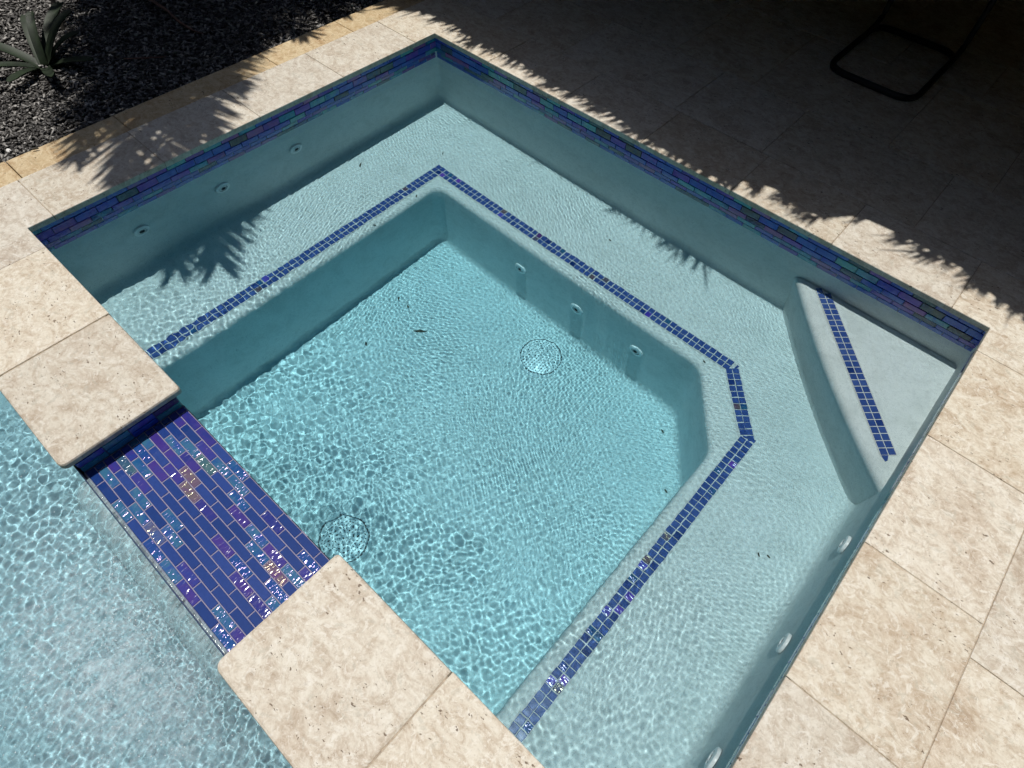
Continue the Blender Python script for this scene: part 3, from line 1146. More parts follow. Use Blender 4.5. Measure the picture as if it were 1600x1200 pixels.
def spa_waves(U, Vv):
    near = np.exp(-(((U - 1.15) / 0.85) ** 2 + ((Vv - 1.75) / 0.62) ** 2))
    left = np.exp(-(((U - 0.30) / 0.50) ** 2 + ((Vv - 1.60) / 0.45) ** 2))
    right = np.exp(-(((U - 2.2) / 0.5) ** 2 + ((Vv - 1.7) / 0.5) ** 2))
    envA = 0.16 + 0.95 * np.clip(near + 0.75 * left + 0.45 * right, 0, 1)
    envB = 0.55 + 0.6 * near
    calm = 1 - 0.75 * np.exp(-(((U - 2.3) / 0.30) ** 2 + ((Vv - 0.25) / 0.35) ** 2))
    patch = np.clip(1 + 0.6 * np.sin(7.1 * U + 3.0 * np.sin(4.3 * Vv)) * np.sin(6.3 * Vv + 2.0 * np.sin(5.1 * U + 1.0)), 0.35, 1.22)
    lip = np.exp(-((U - 1.22) / 0.42) ** 2) * np.exp(-((Vv - 1.84) / 0.15) ** 2)
    H = wave_field(U, Vv, [(0.036, 0.066, 0.000070, (envA - 0.14) * calm * patch, 44, None),
                           (0.016, 0.036, 0.000036, (envA - 0.10) * calm * patch, 70, None),
                           (0.018, 0.034, 0.0000085, (1.1 - 0.6 * near) * calm, 50, None),
                           (0.030, 0.052, 0.000080, lip, 40, (1.45, 0.55)),
                           (0.0095, 0.016, 0.0000030, (0.8 + 0.5 * near) * calm, 60, None)], 5)
    # short-crested wavelet patches, each running its own way
    r = np.random.RandomState(77)
    for i in range(74):
        cu, cv, rad = r.uniform(-0.1, 2.6), r.uniform(-0.1, 1.8), r.uniform(0.12, 0.30)
        th, lam = r.normal(1.7, 0.75), math.exp(r.uniform(math.log(0.0115), math.log(0.024)))
        e = np.exp(-((U - cu) ** 2 + (Vv - cv) ** 2) / (rad * rad))
        if e.max() < 1e-3:
            continue
        c, s_ = math.cos(th), math.sin(th)
        bend = 0.004 * np.sin(9 * (U * -s_ + Vv * c) + i) + 0.0022 * np.sin(31 * (U * -s_ + Vv * c) + 2 * i)
        g = np.zeros_like(U)
        for q in range(5):
            k = 2 * math.pi / (lam * math.exp(r.normal(0, 0.30)))
            t2 = th + r.normal(0, 0.33)
            g += np.sin(k * (U * math.cos(t2) + Vv * math.sin(t2) + bend) + r.uniform(0, 6.28))
        H += e * calm * g * (0.0000056 * (lam / 0.016) ** 1.8)
    return H

w = water_sheet('spa_water', [(-OV - 0.007, U1 + OV + 0.007, -OV - 0.007, vw0 + 0.001, 0.0024)], ZW, spa_waves, M['water'])
tag(w, 'clear rippled spa water', kind='structure')
def water_body(name, lo, hi, mat, parent):
    vs, fs = [], []
    box_vf(vs, fs, lo, hi)
    o = link(name, mesh_uvz(name, vs, fs), mat, parent)
    return o
water_body('water_body', (-0.055, -0.055, ZF - 0.05), (U1 + 0.055, vw0 + 0.015, ZW + 0.004), M['water_body'], w)


def pool_waves(U, Vv):
    fall = np.exp(-(((U - 1.25) / 0.42) ** 2 + ((Vv - 2.17) / 0.13) ** 2))
    big = 0.75 + 0.45 * np.sin(5.0 * U + 2.2 * np.sin(6.0 * Vv)) * np.sin(7.0 * Vv + 1.3)
    haze = 1 - 0.55 * np.exp(-(((U - 1.32) / 0.28) ** 2 + ((Vv - 2.36) / 0.16) ** 2))
    return wave_field(U, Vv, [(0.045, 0.080, 0.000105, big * haze, 40, None), (0.019, 0.040, 0.000082, big * haze + 0.7 * fall, 70, None),
                              (0.010, 0.018, 0.000016, 0.8 + 1.6 * fall, 60, None)], 9)

PA, PB, PC = 0.12, 2.20, 2.90
py0, px0, px1, py1 = POOL[1] - 0.006, POOL[0] - 0.004, POOL[2] + 0.004, POOL[3] + 0.004
w = water_sheet('pool_water', [(PA, PB, py0, PC, 0.0027), (px0, PA, py0, PC, 0.008), (PB, px1, py0, PC, 0.008), (px0, px1, PC, py1, 0.008)], ZP, pool_waves, M['water'])
tag(w, 'choppy pool water below the spillway', kind='structure')
water_body('water_body', (POOL[0] - 0.02, POOL[1] - 0.04, ZPF - 0.05), (POOL[2] + 0.02, POOL[3] + 0.02, ZP + 0.006), M['pool_body'], w)

# ------------------------------------------------------------------ planting bed
bed_z = -0.045
bed = link('planting_bed', mesh_uvz('planting_bed', [(-4.0, -2.6, bed_z - 0.012), (-0.404, -2.6, bed_z - 0.012), (-0.404, 2.6, bed_z - 0.012), (-4.0, 2.6, bed_z - 0.012)], [(0, 1, 2, 3)]), M['soil'])
tag(bed, 'dark soil of the shaded planting bed', kind='structure')
def chips(n, u0, u1, v0, v1, seed):
    r = np.random.RandomState(seed)
    c = np.stack([r.uniform(u0, u1, n), r.uniform(v0, v1, n), bed_z - 0.008 + r.uniform(0, 0.014, n) + 0.006 * np.sin(r.uniform(0, 6, n))], 1)
    L, W, T = r.uniform(0.004, 0.014, n), r.uniform(0.0022, 0.0055, n), r.uniform(0.001, 0.0026, n)
    yaw, pit, rol = r.uniform(0, 2 * np.pi, n), r.normal(0, 0.32, n), r.normal(0, 0.45, n)
    cy, sy, cp, sp, cr, sr = np.cos(yaw), np.sin(yaw), np.cos(pit), np.sin(pit), np.cos(rol), np.sin(rol)
    X = np.stack([cy * cp, sy * cp, sp], 1)
    Y = np.stack([-sy * cr + cy * sp * sr * -1, cy * cr - sy * sp * sr, cp * sr], 1)
    Z = np.cross(X, Y)
    vs = []
    for sz in (-1, 1):
        for sx, sy_ in ((-1, -1), (1, -0.7), (0.9, 1), (-0.8, 0.8)):
            vs.append(c + X * (sx * L)[:, None] + Y * (sy_ * W)[:, None] + Z * (sz * T)[:, None])
    V_ = np.stack(vs, 1).reshape(-1, 3)
    V_[:, 1] *= -1
    f = np.array([(3, 2, 1, 0), (4, 5, 6, 7), (0, 1, 5, 4), (1, 2, 6, 5), (2, 3, 7, 6), (3, 0, 4, 7)])
    F = (np.arange(n)[:, None, None] * 8 + f[None]).reshape(-1, 4)
    me = bpy.data.meshes.new('mulch')
    me.vertices.add(len(V_))
    me.vertices.foreach_set('co', V_.astype(np.float32).ravel())
    me.loops.add(F.size)
    me.loops.foreach_set('vertex_index', F.ravel().astype(np.int32))
    me.polygons.add(len(F))
    me.polygons.foreach_set('loop_start', np.arange(0, F.size, 4, dtype=np.int32))
    me.polygons.foreach_set('loop_total', np.full(len(F), 4, np.int32))
    me.update(calc_edges=True)
    # a tone per chip
    at = me.attributes.new('tone', 'FLOAT', 'FACE')
    at.data.foreach_set('value', np.repeat(r.uniform(0, 1, n) ** 1.6, 6).astype(np.float32))
    return me
t = NT('mulch_chip')
an = t.n('ShaderNodeAttribute', attribute_name='tone')
mc = t.ramp(an.outputs['Fac'], [(0.0, (0.05, 0.046, 0.043)), (0.6, (0.17, 0.162, 0.152)), (1.0, (0.46, 0.44, 0.41))])
t.bsdf(mc, 0.6, t.bump(t.noise(t.coords(False), 300, 4), 0.5, 0.001))
M['mulch'] = t.m
o = link('mulch', chips(32000, -1.9, -0.398, -0.45, 2.0, 3), M['mulch'])
tag(o, 'dark shredded bark mulch filling the planting bed', 'mulch', kind='stuff')


def single(name, vs, fs, mat, label, cat, group=None, smooth=True, sharp=50):
    o = link(name, mesh_uvz(name, vs, fs, smooth, sharp), M[mat])
    return tag(o, label, cat, group)

# bromeliad with broad strap leaves
br = empty('bromeliad', (-0.98, 1.33, bed_z))
tag(br, 'bromeliad with blunt strap leaves in the mulch, leaf colour darkened for shade', 'plant')
binv = Matrix.Translation((0.98, 1.33, -bed_z))
for k, (ang, ln, rise, wd) in enumerate(((200, 0.36, 0.20, 0.034), (232, 0.40, 0.26, 0.036), (262, 0.30, 0.30, 0.034), (292, 0.26, 0.22, 0.030), (322, 0.32, 0.10, 0.032),
                                         (10, 0.30, 0.12, 0.030), (55, 0.28, 0.10, 0.032), (100, 0.30, 0.12, 0.032), (150, 0.34, 0.14, 0.034), (215, 0.22, 0.30, 0.026))):
    a = math.radians(ang)
    d, sd_ = Vector((math.cos(a), math.sin(a), 0)), Vector((-math.sin(a), math.cos(a), 0))
    vs, fs = [], []
    N = 9
    for i in range(N + 1):
        s = i / N
        p = Vector((-0.98, 1.33, bed_z)) + d * (0.72 * ln * (0.08 + 0.92 * s)) + Vector((0, 0, 0.62 * rise * (1.55 * s - 0.75 * s * s)))
        w_ = 0.75 * wd * (0.75 + 0.5 * s * (1 - s)) * (1.0 if i < N else 0.55)
        th = 0.0016
        fold = 0.010 * (1 - 0.5 * s)
        for off, dz in ((-w_, fold), (0, 0), (w_, fold)):
            vs.append(tuple(p + sd_ * off + Vector((0, 0, dz + th))))
        for off, dz in ((-w_, fold), (0, 0), (w_, fold)):
            vs.append(tuple(p + sd_ * off + Vector((0, 0, dz - th))))
    for i in range(N):
        b, c = i * 6, (i + 1) * 6
        fs += [(b, b + 1, c + 1, c), (b + 1, b + 2, c + 2, c + 1), (b + 3, c + 3, c + 4, b + 4), (b + 4, c + 4, c + 5, b + 5), (b, c, c + 3, b + 3), (b + 2, b + 5, c + 5, c + 2)]
    fs += [(0, 3, 4, 1), (1, 4, 5, 2), (N * 6, N * 6 + 1, N * 6 + 4, N * 6 + 3), (N * 6 + 1, N * 6 + 2, N * 6 + 5, N * 6 + 4)]
    o = link('leaf', mesh_uvz('leaf', vs, fs, True, 45), M['brom'], br)
    o.matrix_parent_inverse = binv

# fallen twig, leaning stem, pebbles
vs, fs = [], []
pts = [(-1.34, 0.78, bed_z + 0.05), (-1.18, 0.745, bed_z + 0.042), (-1.02, 0.735, bed_z + 0.034), (-0.90, 0.745, bed_z + 0.024), (-0.81, 0.735, bed_z + 0.016), (-0.76, 0.715, bed_z + 0.012)]
tube(vs, fs, pts, [0.009, 0.008, 0.007, 0.006, 0.0045, 0.002], 8)
single('fallen_twig', vs, fs, 'twig', 'curved reddish brown twig lying on the dark mulch', 'twig')
vs, fs = [], []
tube(vs, fs, [(-1.24, 1.125, bed_z - 0.01), (-1.27, 1.10, 0.06), (-1.32, 1.06, 0.17), (-1.37, 1.03, 0.30)], [0.011, 0.010, 0.009, 0.008], 8)
single('plant_stem', vs, fs, 'drytwig', 'thin dark leafless stem leaning out of the mulch behind the bromeliad', 'stem')
vs, fs = [], []
tube(vs, fs, [(-0.80, 1.07, bed_z + 0.012), (-0.74, 1.00, bed_z + 0.014), (-0.69, 0.94, bed_z + 0.016)], [0.003, 0.0035, 0.002], 6)
single('dry_straw', vs, fs, 'twig', 'short straight straw on the mulch right of the bromeliad', 'straw')
def pebble(u, v, r, lab):
    vs, fs = [], []
    lathe(vs, fs, [(0.0003, 0.0), (r * 0.7, r * 0.12), (r, r * 0.35), (r * 0.86, r * 0.62), (r * 0.45, r * 0.78), (0.0003, r * 0.82)], 12, (u, v, bed_z + 0.006), (0, 0, 1), (1, 0, 0))
    vs = [(u + (a - u) * 1.35, v + (b - v) * 0.85, c) for a, b, c in vs]
    single('pebble', vs, fs, 'pebble', lab, 'pebble')
pebble(-0.508, 1.680, 0.0095, 'small white pebble on the mulch touching the stone edging')
pebble(-0.575, 1.690, 0.0080, 'smaller white pebble at the far left edge of the mulch')
vs, fs = [], []
tube(vs, fs, [(-0.386, 1.628, 0.003), (-0.380, 1.617, 0.005), (-0.376, 1.608, 0.003)], [0.002, 0.0035, 0.0015], 6)
single('dark_seed', vs, fs, 'dryleaf', 'tiny dark seed lying on the honey coloured stone edging', 'seed')

# leaf fragments sunk in the spa
def sliver(u, v, z, ang, ln, w_, lab, grp=None, cat='leaf fragment'):
    d, s = Vector((math.cos(ang), math.sin(ang), 0)), Vector((-math.sin(ang), math.cos(ang), 0))
    vs, fs = [], []
    for q, k in ((-1, 0.15), (-0.4, 0.9), (0.2, 1.0), (0.7, 0.6), (1, 0.1)):
        p = Vector((u, v, z)) + d * (ln / 2 * q)
        vs += [tuple(p + s * (w_ / 2 * k) + Vector((0, 0, 0.0015 + 0.002 * abs(q)))), tuple(p - s * (w_ / 2 * k) + Vector((0, 0, 0.0015 + 0.001 * abs(q))))]
        vs += [tuple(p + s * (w_ / 2 * k)), tuple(p - s * (w_ / 2 * k))]
    for i in range(4):
        b, c = i * 4, i * 4 + 4
        fs += [(b, b + 1, c + 1, c), (b + 2, c + 2, c + 3, b + 3), (b, c, c + 2, b + 2), (b + 1, b + 3, c + 3, c + 1)]
    fs += [(0, 2, 3, 1), (16, 17, 19, 18)]
    o = link('leaf_fragment', mesh_uvz('leaf_fragment', vs, fs), M['dryleaf'])
    tag(o, lab, cat, grp)
sliver(0.776, 0.892, ZF + 0.002, -0.75, 0.062, 0.010, 'longest dark leaf sliver lying on the spa floor')
sliver(0.100, 0.588, ZB + 0.002, 0.95, 0.030, 0.005, 'thin dark leaf sliver on the bench beneath the left wall')
sliver(0.302, 0.268, ZB + 0.002, 0.80, 0.022, 0.004, 'tiny dark leaf sliver on the bench behind the corner of the blue trim')
for uu, vv, aa, lab in ((0.64, 0.84, 0.3, 'dark leaf speck on the spa floor just behind the longest leaf sliver'),
                        (0.578, 0.838, 1.0, 'dark leaf speck on the spa floor closest to the shaded left well wall'),
                        (0.659, 1.101, 0.2, 'dark leaf speck on the spa floor between the longest sliver and the spillway'),
                        (1.842, 0.560, 0.5, 'farther of two dark leaf specks on the floor by the angled well corner'),
                        (2.00, 0.76, 0.2, 'nearer of two dark leaf specks on the floor by the angled well corner')):
    sliver(uu, vv, ZF + 0.002, aa, 0.018, 0.007, lab, 'specks on the spa floor', 'leaf speck')
for uu, vv, aa, lab in ((0.429, 0.795, -0.5, 'nearer of two dark leaf specks on the left well rim inside the trim'),
                        (0.425, 0.549, 0.9, 'farther of two dark leaf specks on the left well rim inside the trim'),
                        (1.835, 0.413, 0.3, 'dark leaf speck on the rim just before the first bend of the trim'),
                        (2.38, 0.90, 0.1, 'right one of a pair of dark leaf specks on the right bench'),
                        (2.355, 0.915, 0.7, 'left one of a pair of dark leaf specks on the right bench'),
                        (1.20, 0.16, 0.4, 'lone dark leaf speck in the middle of the far bench')):
    sliver(uu, vv, ZB + 0.002, aa, 0.013, 0.005, lab, 'specks on the spa bench', 'leaf speck')

# ------------------------------------------------------------------ sled base chair in the shade
ch = empty('patio_chair', (1.62, -1.3, 0))
tag(ch, 'black sled base patio chair standing in the deep shade', 'chair')
cinv = Matrix.Translation((-1.62, -1.3, 0))
def chair_tube(nm, pts, r=0.0125):
    vs, fs = [], []
    tube(vs, fs, pts, r, 10)
    o = link(nm, mesh_uvz(nm, vs, fs, True, 50), M['black_metal'], ch)
    o.matrix_parent_inverse = cinv
def arc(pts, rad, seg=5):
    """round the corners of an open 3-d polyline"""
    out = [Vector(pts[0])]
    for i in range(1, len(pts) - 1):
        p0, p1, p2 = Vector(pts[i - 1]), Vector(pts[i]), Vector(pts[i + 1])
        a, b = p1 + (p0 - p1).normalized() * rad, p1 + (p2 - p1).normalized() * rad
        for k in range(seg + 1):
            s = k / seg
            out.append(a * (1 - s) ** 2 + p1 * 2 * s * (1 - s) + b * s ** 2)
    out.append(Vector(pts[-1]))
    return out
zb = 0.014
base = arc([(1.62, -1.045, zb), (1.425, -1.045, zb), (1.425, -1.60, zb), (1.815, -1.60, zb), (1.815, -1.045, zb), (1.62, -1.045, zb)], 0.09)
chair_tube('sled_base', base, 0.0135)
for uu in (1.425, 1.815):
    chair_tube('side_frame', arc([(uu, -1.45, zb), (uu + 0.004, -1.60, zb + 0.02), (uu, -1.63, 0.42), (uu, -1.10, 0.44)], 0.06))
    chair_tube('back_post', arc([(uu, -1.60, 0.40), (uu, -1.63, 0.55), (uu, -1.80, 0.98)], 0.05))
    chair_tube('armrest', arc([(uu, -1.10, 0.44), (uu, -1.08, 0.64), (uu, -1.66, 0.66)], 0.06))
vs, fs = [], []
box_vf(vs, fs, (1.43, -1.62, 0.435), (1.81, -1.10, 0.450))
o = link('seat', mesh_uvz('seat', vs, fs), M['black_sling'], ch); o.matrix_parent_inverse = cinv
vs, fs = [], []
for s0, s1 in ((0, 1),):
    for th in (0.0, -0.012):
        vs += [(1.43, -1.635 + th, 0.47), (1.81, -1.635 + th, 0.47), (1.81, -1.80 + th, 0.97), (1.43, -1.80 + th, 0.97)]
fs = [(0, 1, 2, 3), (4, 7, 6, 5), (0, 4, 5, 1), (1, 5, 6, 2), (2, 6, 7, 3), (3, 7, 4, 0)]
o = link('backrest', mesh_uvz('backrest', vs, fs), M['black_sling'], ch); o.matrix_parent_inverse = cinv

# ------------------------------------------------------------------ thatched roof over the patio (above the picture; it throws the fringed shade)
RH = 1.55
EDGE = [(-3.0, 0.10), (-1.0, 0.08), (-0.42, 0.05), (-0.26, -0.02), (-0.05, -0.075), (0.15, -0.035), (0.36, -0.045), (0.55, -0.030), (0.70, -0.005), (0.84, -0.045), (0.95, -0.020),
        (1.06, 0.002), (1.15, 0.020), (1.30, 0.030), (1.42, 0.035), (1.50, 0.030), (1.58, -0.050), (1.68, -0.075), (1.76, -0.06), (1.84, -0.005), (1.93, -0.15), (2.12, -0.165), (2.34, -0.15), (2.42, -0.10),
        (2.52, -0.075), (2.75, -0.14), (3.2, -0.20), (6.0, -0.30)]
def edge_v(u):
    for (a, b), (c, d) in zip(EDGE, EDGE[1:]):
        if a <= u <= c:
            return b + (d - b) * (u - a) / (c - a)
    return EDGE[-1][1]
roof = empty('thatched_roof', (1.2, -3.0, RH))
tag(roof, 'thatched patio roof whose ragged fringe shades the far paving', 'roof')
rinv = Matrix.Translation((-1.2, -3.0, -RH))
du_, dv_ = -SUN_TU * RH, -SUN_TV * RH
N = 120
us_ = [-3.0 + 9.0 * i / N for i in range(N + 1)]
vs, fs = [], []
HOLES = []
for k, z in enumerate((RH + 0.10, RH + 0.02)):
    for x in us_:
        vs.append((x + du_, edge_v(x) + dv_ - 0.055, z))
    for x in us_:
        vs.append((x + du_, -3.9, z + 0.10))
q = 2 * (N + 1)
for i in range(N):
    fs += [(i, i + 1, N + 2 + i, N + 1 + i), (q + i, q + N + 1 + i, q + N + 2 + i, q + i + 1), (i, q + i, q + i + 1, i + 1)]
o = link('thatch_panel', mesh_uvz('thatch_panel', vs, fs), M['thatch'], roof)
o.matrix_parent_inverse = rinv
for lo, hi in (((-3.35, -3.9, -0.03), (5.2, -3.7, RH + 0.08)), ((4.9, -3.7, -0.03), (5.1, -0.6, RH + 0.01)), ((-3.3, -3.7, -0.06), (-3.1, -0.6, RH + 0.01))):
    vs, fs = [], []
    box_vf(vs, fs, lo, hi)
    o = link('shade_wall', mesh_uvz('shade_wall', vs, fs), M['shade_wall_wood'], roof)  # added unseen walls, closing off the roof to deepen its shade
    o.matrix_parent_inverse = rinv
vs, fs = [], []
rr_ = random.Random(21)
for i in range(2600):
    x = rr_.uniform(-2.6, 4.6)
    tuft = 0.020 * math.sin(x * 37 + 3.0 * math.sin(x * 11.3)) + 0.014 * math.sin(x * 97 + 4.0 * math.sin(x * 23)) + 0.012 * math.sin(x * 9.1)
    if math.sin(x * 71 + 5.0 * math.sin(x * 13.7)) > 0.80:
        continue
    L = max(0.025, 0.072 + tuft + rr_.gauss(0, 0.017) + (rr_.random() < 0.04) * 0.045)
    wd = rr_.uniform(0.002, 0.0065) * (1.7 if rr_.random() < 0.12 else 1.0)
    skew = rr_.gauss(-0.16 + 0.30 * math.sin(x * 5.3), 0.26)
    z = RH + rr_.uniform(-0.02, 0.09)
    v0 = edge_v(x) + dv_ - 0.075
    p0, p1 = Vector((x + du_, v0, z)), Vector((x + du_ + skew * L, v0 + L, z - L * 0.35))
    m_ = p0.lerp(p1, 0.55)
    b = len(vs)
    for p, k in ((p0, 1.0), (m_, 0.85), (p1, 0.15)):
        vs += [(p.x - wd * k, p.y, p.z), (p.x + wd * k, p.y, p.z), (p.x, p.y, p.z + 0.002)]
    for j in (0, 3):
        fs += [(b + j, b + j + 1, b + j + 4, b + j + 3), (b + j + 1, b + j + 2, b + j + 5, b + j + 4), (b + j + 2, b + j, b + j + 3, b + j + 5)]
o = link('thatch_fringe', mesh_uvz('thatch_fringe', vs, fs, recalc=False), M['thatch'], roof)
o.matrix_parent_inverse = rinv
o['kind'] = 'stuff'

# ------------------------------------------------------------------ palm left of the spa (above the picture; it dapples the bed and coping)
def palm(cu, cv, cz, fronds, label):
    root = empty('palm_tree', (cu, cv, bed_z))
    tag(root, label, 'palm tree')
    inv = Matrix.Translation((-cu, cv, -bed_z))
    vs, fs = [], []
    n = 14
    tube(vs, fs, [(cu + 0.05 * math.sin(i * 0.4), cv, bed_z - 0.05 + (cz - bed_z) * i / n) for i in range(n + 1)],
         [0.10 - 0.035 * i / n + (0.006 if i % 2 else 0) for i in range(n + 1)], 12)
    o = link('trunk', mesh_uvz('trunk', vs, fs, True, 60), M['bark'], root)
    o.matrix_parent_inverse = inv
    r = random.Random(5)
    for ang, ln, lift, droop, leaf in fronds:
        a = math.radians(ang)
        d, s = Vector((math.cos(a), math.sin(a), 0)), Vector((-math.sin(a), math.cos(a), 0))
        P = lambda t: Vector((cu, cv, cz)) + d * (ln * t) + Vector((0, 0, lift * t - droop * t * t))
        vs, fs = [], []
        tube(vs, fs, [P(i / 10) for i in range(11)], [0.013 - 0.0105 * i / 10 for i in range(11)], 6)
        nl = int(ln / 0.032)
        for i in range(nl):
            t = 0.22 + 0.78 * (i + 0.5) / nl
            p = P(t)
            for sg in (-1, 1):
                L = leaf * math.sin(math.pi * (0.18 + 0.72 * t)) * r.uniform(0.85, 1.1)
                sweep = 0.45 + 0.75 * t * t + r.gauss(0, 0.06)
                dd = (s * sg * math.cos(sweep) + d * math.sin(sweep)).normalized()
                wd = r.uniform(0.008, 0.013)
                wv = dd.cross(Vector((0, 0, 1))).normalized()
                b = len(vs)
                for q, k, dz in ((0.0, 0.5, 0.0), (0.35, 1.0, 0.015), (0.75, 0.7, -0.02), (1.0, 0.08, -0.10)):
                    c = p + dd * (L * q) + Vector((0, 0, dz))
                    vs += [tuple(c + wv * (wd * k)), tuple(c - wv * (wd * k)), tuple(c + Vector((0, 0, 0.004 * k + 0.0006)))]
                for j in (0, 3, 6):
                    fs += [(b + j, b + j + 1, b + j + 4, b + j + 3), (b + j + 1, b + j + 2, b + j + 5, b + j + 4), (b + j + 2, b + j, b + j + 3, b + j + 5)]
        o = link('frond', mesh_uvz('frond', vs, fs, recalc=False), M['frond'], root)
        o.matrix_parent_inverse = inv
    return root
palm(-2.15, 0.30, 2.10, [(27, 2.34, 0.45, 0.75, 0.50), (31, 2.30, 0.62, 0.70, 0.46), (24, 2.05, 0.70, 0.62, 0.46), (14, 1.55, 0.60, 0.60, 0.40), (4, 1.55, 0.60, 0.70, 0.40), (-6, 1.50, 0.60, 0.70, 0.42), (-16, 1.55, 0.60, 0.75, 0.42), (-28, 1.6, 0.60, 0.75, 0.44),
                           (-42, 1.7, 0.60, 0.75, 0.44), (36, 2.10, 0.75, 0.72, 0.36), (100, 1.7, 0.60, 0.75, 0.42), (135, 1.7, 0.6, 0.75, 0.42), (170, 1.7, 0.6, 0.75, 0.42),
                           (205, 1.7, 0.6, 0.75, 0.42), (240, 1.7, 0.6, 0.75, 0.42), (275, 1.8, 0.6, 0.75, 0.42), (20, 1.75, 0.9, 0.5, 0.44), (-11, 1.3, 0.9, 0.5, 0.42), (9, 1.2, 0.95, 0.4, 0.42), (29, 1.85, 0.95, 0.55, 0.44)],
     'feather palm over the planting bed whose fronds dapple the coping')

# ------------------------------------------------------------------ water sheet over the lip, and bubbles below it
nu, nk = 150, 14
vs, fs = [], []
r_ = random.Random(3)
ph = [(r_.uniform(120, 420), r_.uniform(0, 6.28), r_.uniform(0.2, 1.0)) for _ in range(9)]
for side in (0, 1):
    for k in range(nk + 1):
        s_ = k / nk
        for i in range(nu + 1):
            x = SP0 + 0.006 + (SP1 - SP0 - 0.012) * i / nu
            rip = sum(a * math.sin(f * x + p + 2.5 * s_) for f, p, a in ph) / 9
            vs.append((x + 0.004 * s_ * math.sin(x * 40), vw1 - 0.004 + 0.072 * s_ ** 0.8 + (0.0016 if side else 0.0) + rip * 0.0030 * s_,
                       ZS + (0.0030 if side else 0.0012) - 0.086 * s_ ** 2.0))
q = (nk + 1) * (nu + 1)
for k in range(nk):
    for i in range(nu):
        a, b, c, d = k * (nu + 1) + i, k * (nu + 1) + i + 1, (k + 1) * (nu + 1) + i + 1, (k + 1) * (nu + 1) + i
        fs += [(a, b, c, d), (q + a, q + d, q + c, q + b)]
for i in range(nu):
    fs += [(i, q + i, q + i + 1, i + 1), (nk * (nu + 1) + i, nk * (nu + 1) + i + 1, q + nk * (nu + 1) + i + 1, q + nk * (nu + 1) + i)]
for k in range(nk):
    a, b = k * (nu + 1), (k + 1) * (nu + 1)
    fs += [(a, b, q + b, q + a), (a + nu, q + a + nu, q + b + nu, b + nu)]
fw = link('falling_water', mesh_uvz('falling_water', vs, fs, True), M['film'])
tag(fw, 'thin clear sheet of water falling over the blue spillway edge', 'water', kind='stuff')
vs, fs = [], []
ico = [(0, 0, 1), (0.894, 0, 0.447), (0.276, 0.851, 0.447), (-0.724, 0.526, 0.447), (-0.724, -0.526, 0.447), (0.276, -0.851, 0.447),
       (0.724, 0.526, -0.447), (-0.276, 0.851, -0.447), (-0.894, 0, -0.447), (-0.276, -0.851, -0.447), (0.724, -0.526, -0.447), (0, 0, -1)]
icf = [(0, 1, 2), (0, 2, 3), (0, 3, 4), (0, 4, 5), (0, 5, 1), (1, 6, 2), (2, 7, 3), (3, 8, 4), (4, 9, 5), (5, 10, 1), (2, 6, 7), (3, 7, 8), (4, 8, 9), (5, 9, 10), (1, 10, 6), (6, 11, 7), (7, 11, 8), (8, 11, 9), (9, 11, 10), (10, 11, 6)]
for i in range(5200):  # bubbles in white, also standing in for sun glints on the pool
    x = r_.gauss(1.28, 0.22)
    y = 2.185 + abs(r_.gauss(0, 0.19))
    if not (0.6 < x < 2.0):
        continue
    rad = 0.0004 + 0.0012 * r_.random() ** 4
    z = ZP + rad * 0.4
    b = len(vs)
    vs += [(x + rad * p, y + rad * q_, z + rad * w_) for p, q_, w_ in ico]
    fs += [(b + i0, b + i1, b + i2) for i0, i1, i2 in icf]
fo = link('bubbles', mesh_uvz('bubbles', vs, fs, True, recalc=False), M['foam'])
tag(fo, 'white bubbles churned up in the pool below the spillway, also serving as sun glints', 'bubbles', kind='stuff')

# ------------------------------------------------------------------ added hedges out of view, put in to block low sky light
def sky_screen(u0, v0, u1, v1, h, label, seed):
    root = empty('sky_screen', ((u0 + u1) / 2, (v0 + v1) / 2, -0.06))
    tag(root, label, 'sky_screen')
    inv = Matrix.Translation((-(u0 + u1) / 2, (v0 + v1) / 2, 0.06))
    vs, fs = [], []
    box_vf(vs, fs, (u0 + 0.18, v0 + 0.18, -0.06), (u1 - 0.18, v1 - 0.18, h - 0.15))
    o = link('screen_core', mesh_uvz('screen_core', vs, fs), M['soil'], root)
    o.matrix_parent_inverse = inv
    r = np.random.RandomState(seed)
    n = 9000
    c = np.stack([r.uniform(u0, u1, n), r.uniform(v0, v1, n), r.uniform(0, h, n)], 1)
    side = r.randint(0, 5, n)
    c[side == 0, 0] = u0 + r.uniform(0, 0.2, (side == 0).sum())
    c[side == 1, 0] = u1 - r.uniform(0, 0.2, (side == 1).sum())
    c[side == 2, 1] = v0 + r.uniform(0, 0.2, (side == 2).sum())
    c[side == 3, 1] = v1 - r.uniform(0, 0.2, (side == 3).sum())
    c[side == 4, 2] = h - r.uniform(0, 0.2, (side == 4).sum())
    a = r.normal(0, 1, (n, 3)); a /= np.linalg.norm(a, axis=1)[:, None]
    b = np.cross(a, r.normal(0, 1, (n, 3))); b /= np.linalg.norm(b, axis=1)[:, None]
    L, W = r.uniform(0.06, 0.13, n)[:, None], r.uniform(0.03, 0.06, n)[:, None]
    V_ = np.stack([c - a * L, c + b * W, c + a * L, c - b * W], 1).reshape(-1, 3)
    V_[:, 1] *= -1
    me = bpy.data.meshes.new('foliage')
    me.from_pydata(V_.tolist(), [], (np.arange(n)[:, None] * 4 + np.arange(4)[None]).tolist())
    o = link('foliage', me, M['frond'], root)
    o.matrix_parent_inverse = inv
    o['kind'] = 'stuff'
sky_screen(-3.6, 3.75, 4.6, 4.75, 5.0, 'added unseen foliage screen behind the viewer, blocking low sky light', 31)
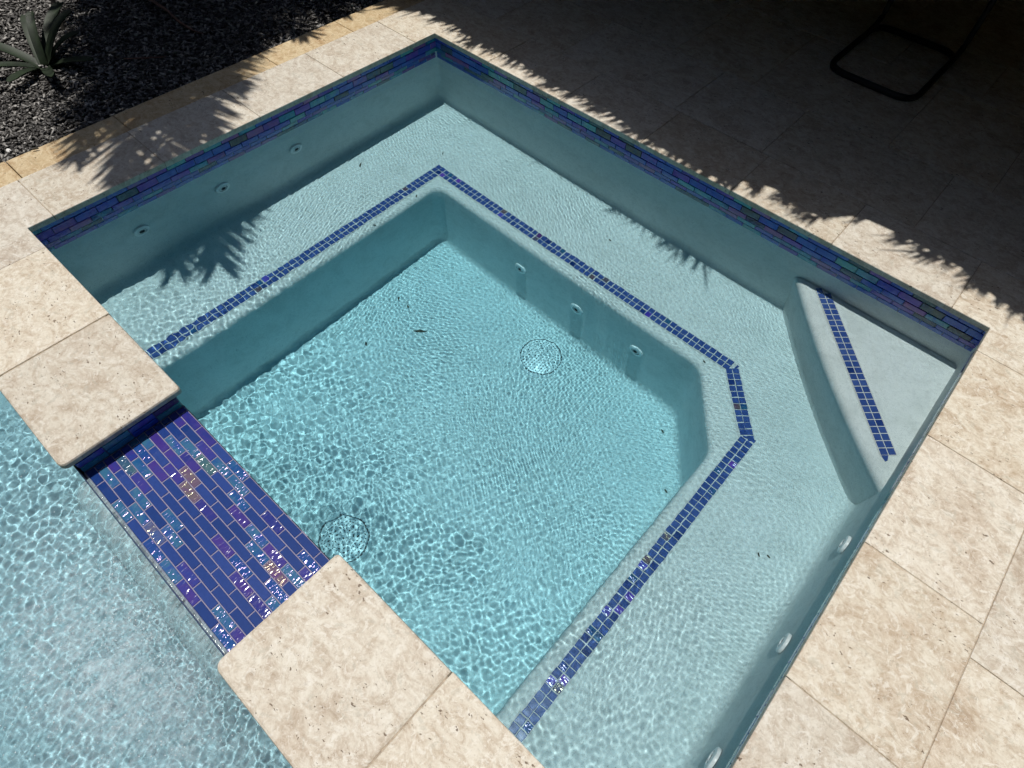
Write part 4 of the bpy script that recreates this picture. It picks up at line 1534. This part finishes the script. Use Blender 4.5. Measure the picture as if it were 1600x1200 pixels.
sky_screen(4.3, -0.4, 5.2, 3.9, 4.2, 'added unseen foliage screen on the right, blocking low sky light', 32)
sky_screen(-4.6, -0.5, -3.6, 3.9, 3.6, 'added unseen foliage screen on the left, blocking low sky light', 33)

# drifting foam on the pool surface
t = NT('foam_veil')
P = t.coords(False)
n1 = t.noise(t.coords(False, (1.0, 0.55, 1.0), 0.5), 26, 8, 0.72, 1.6)
n2 = t.noise(P, 150, 4, 0.7, 0.5)
at = t.n('ShaderNodeAttribute', attribute_name='veil')
fac = t.math('MULTIPLY', t.math('ADD', t.ramp(n1, [(0.38, 0.10), (0.70, 0.62)]), t.ramp(n2, [(0.58, 0.0), (0.72, 0.35)])), at.outputs['Fac'])
tr = t.n('ShaderNodeBsdfTransparent')
df = t.n('ShaderNodeBsdfDiffuse')
df.inputs[0].default_value = (0.74, 0.82, 0.86, 1)
ms = t.n('ShaderNodeMixShader')
t.l(fac, ms.inputs[0])
t.l(tr.outputs[0], ms.inputs[1])
t.l(df.outputs[0], ms.inputs[2])
t.l(ms.outputs[0], t.out.inputs['Surface'])
nu, nv_ = 90, 70
vs, fs, wt = [], [], []
for j in range(nv_ + 1):
    for i in range(nu + 1):
        x, y = 0.62 + 1.35 * i / nu, 2.15 + 0.75 * j / nv_
        vs.append((x, y, ZP + 0.0075 + 0.0004 * math.sin(41 * x + 13 * y)))
        d = ((x - 1.27 - 0.10 * math.sin(9 * y)) / 0.33) ** 2 + ((y - 2.34) / 0.17) ** 2
        edge = min(1.0, min(i, nu - i, nv_ - j) / 10)
        wt.append(edge * 0.62 * (math.exp(-d) + 0.16 * math.exp(-d / 4)))
for j in range(nv_):
    for i in range(nu):
        a = j * (nu + 1) + i
        fs.append((a, a + 1, a + nu + 2, a + nu + 1))
me = mesh_uvz('foam', vs, fs, True)
av = me.attributes.new('veil', 'FLOAT', 'POINT')
av.data.foreach_set('value', np.array(wt, np.float32))
fo = link('foam', me, t.m)
tag(fo, 'thin milky foam drifting on the pool below the spillway', 'foam', kind='stuff')

#SPLIT3
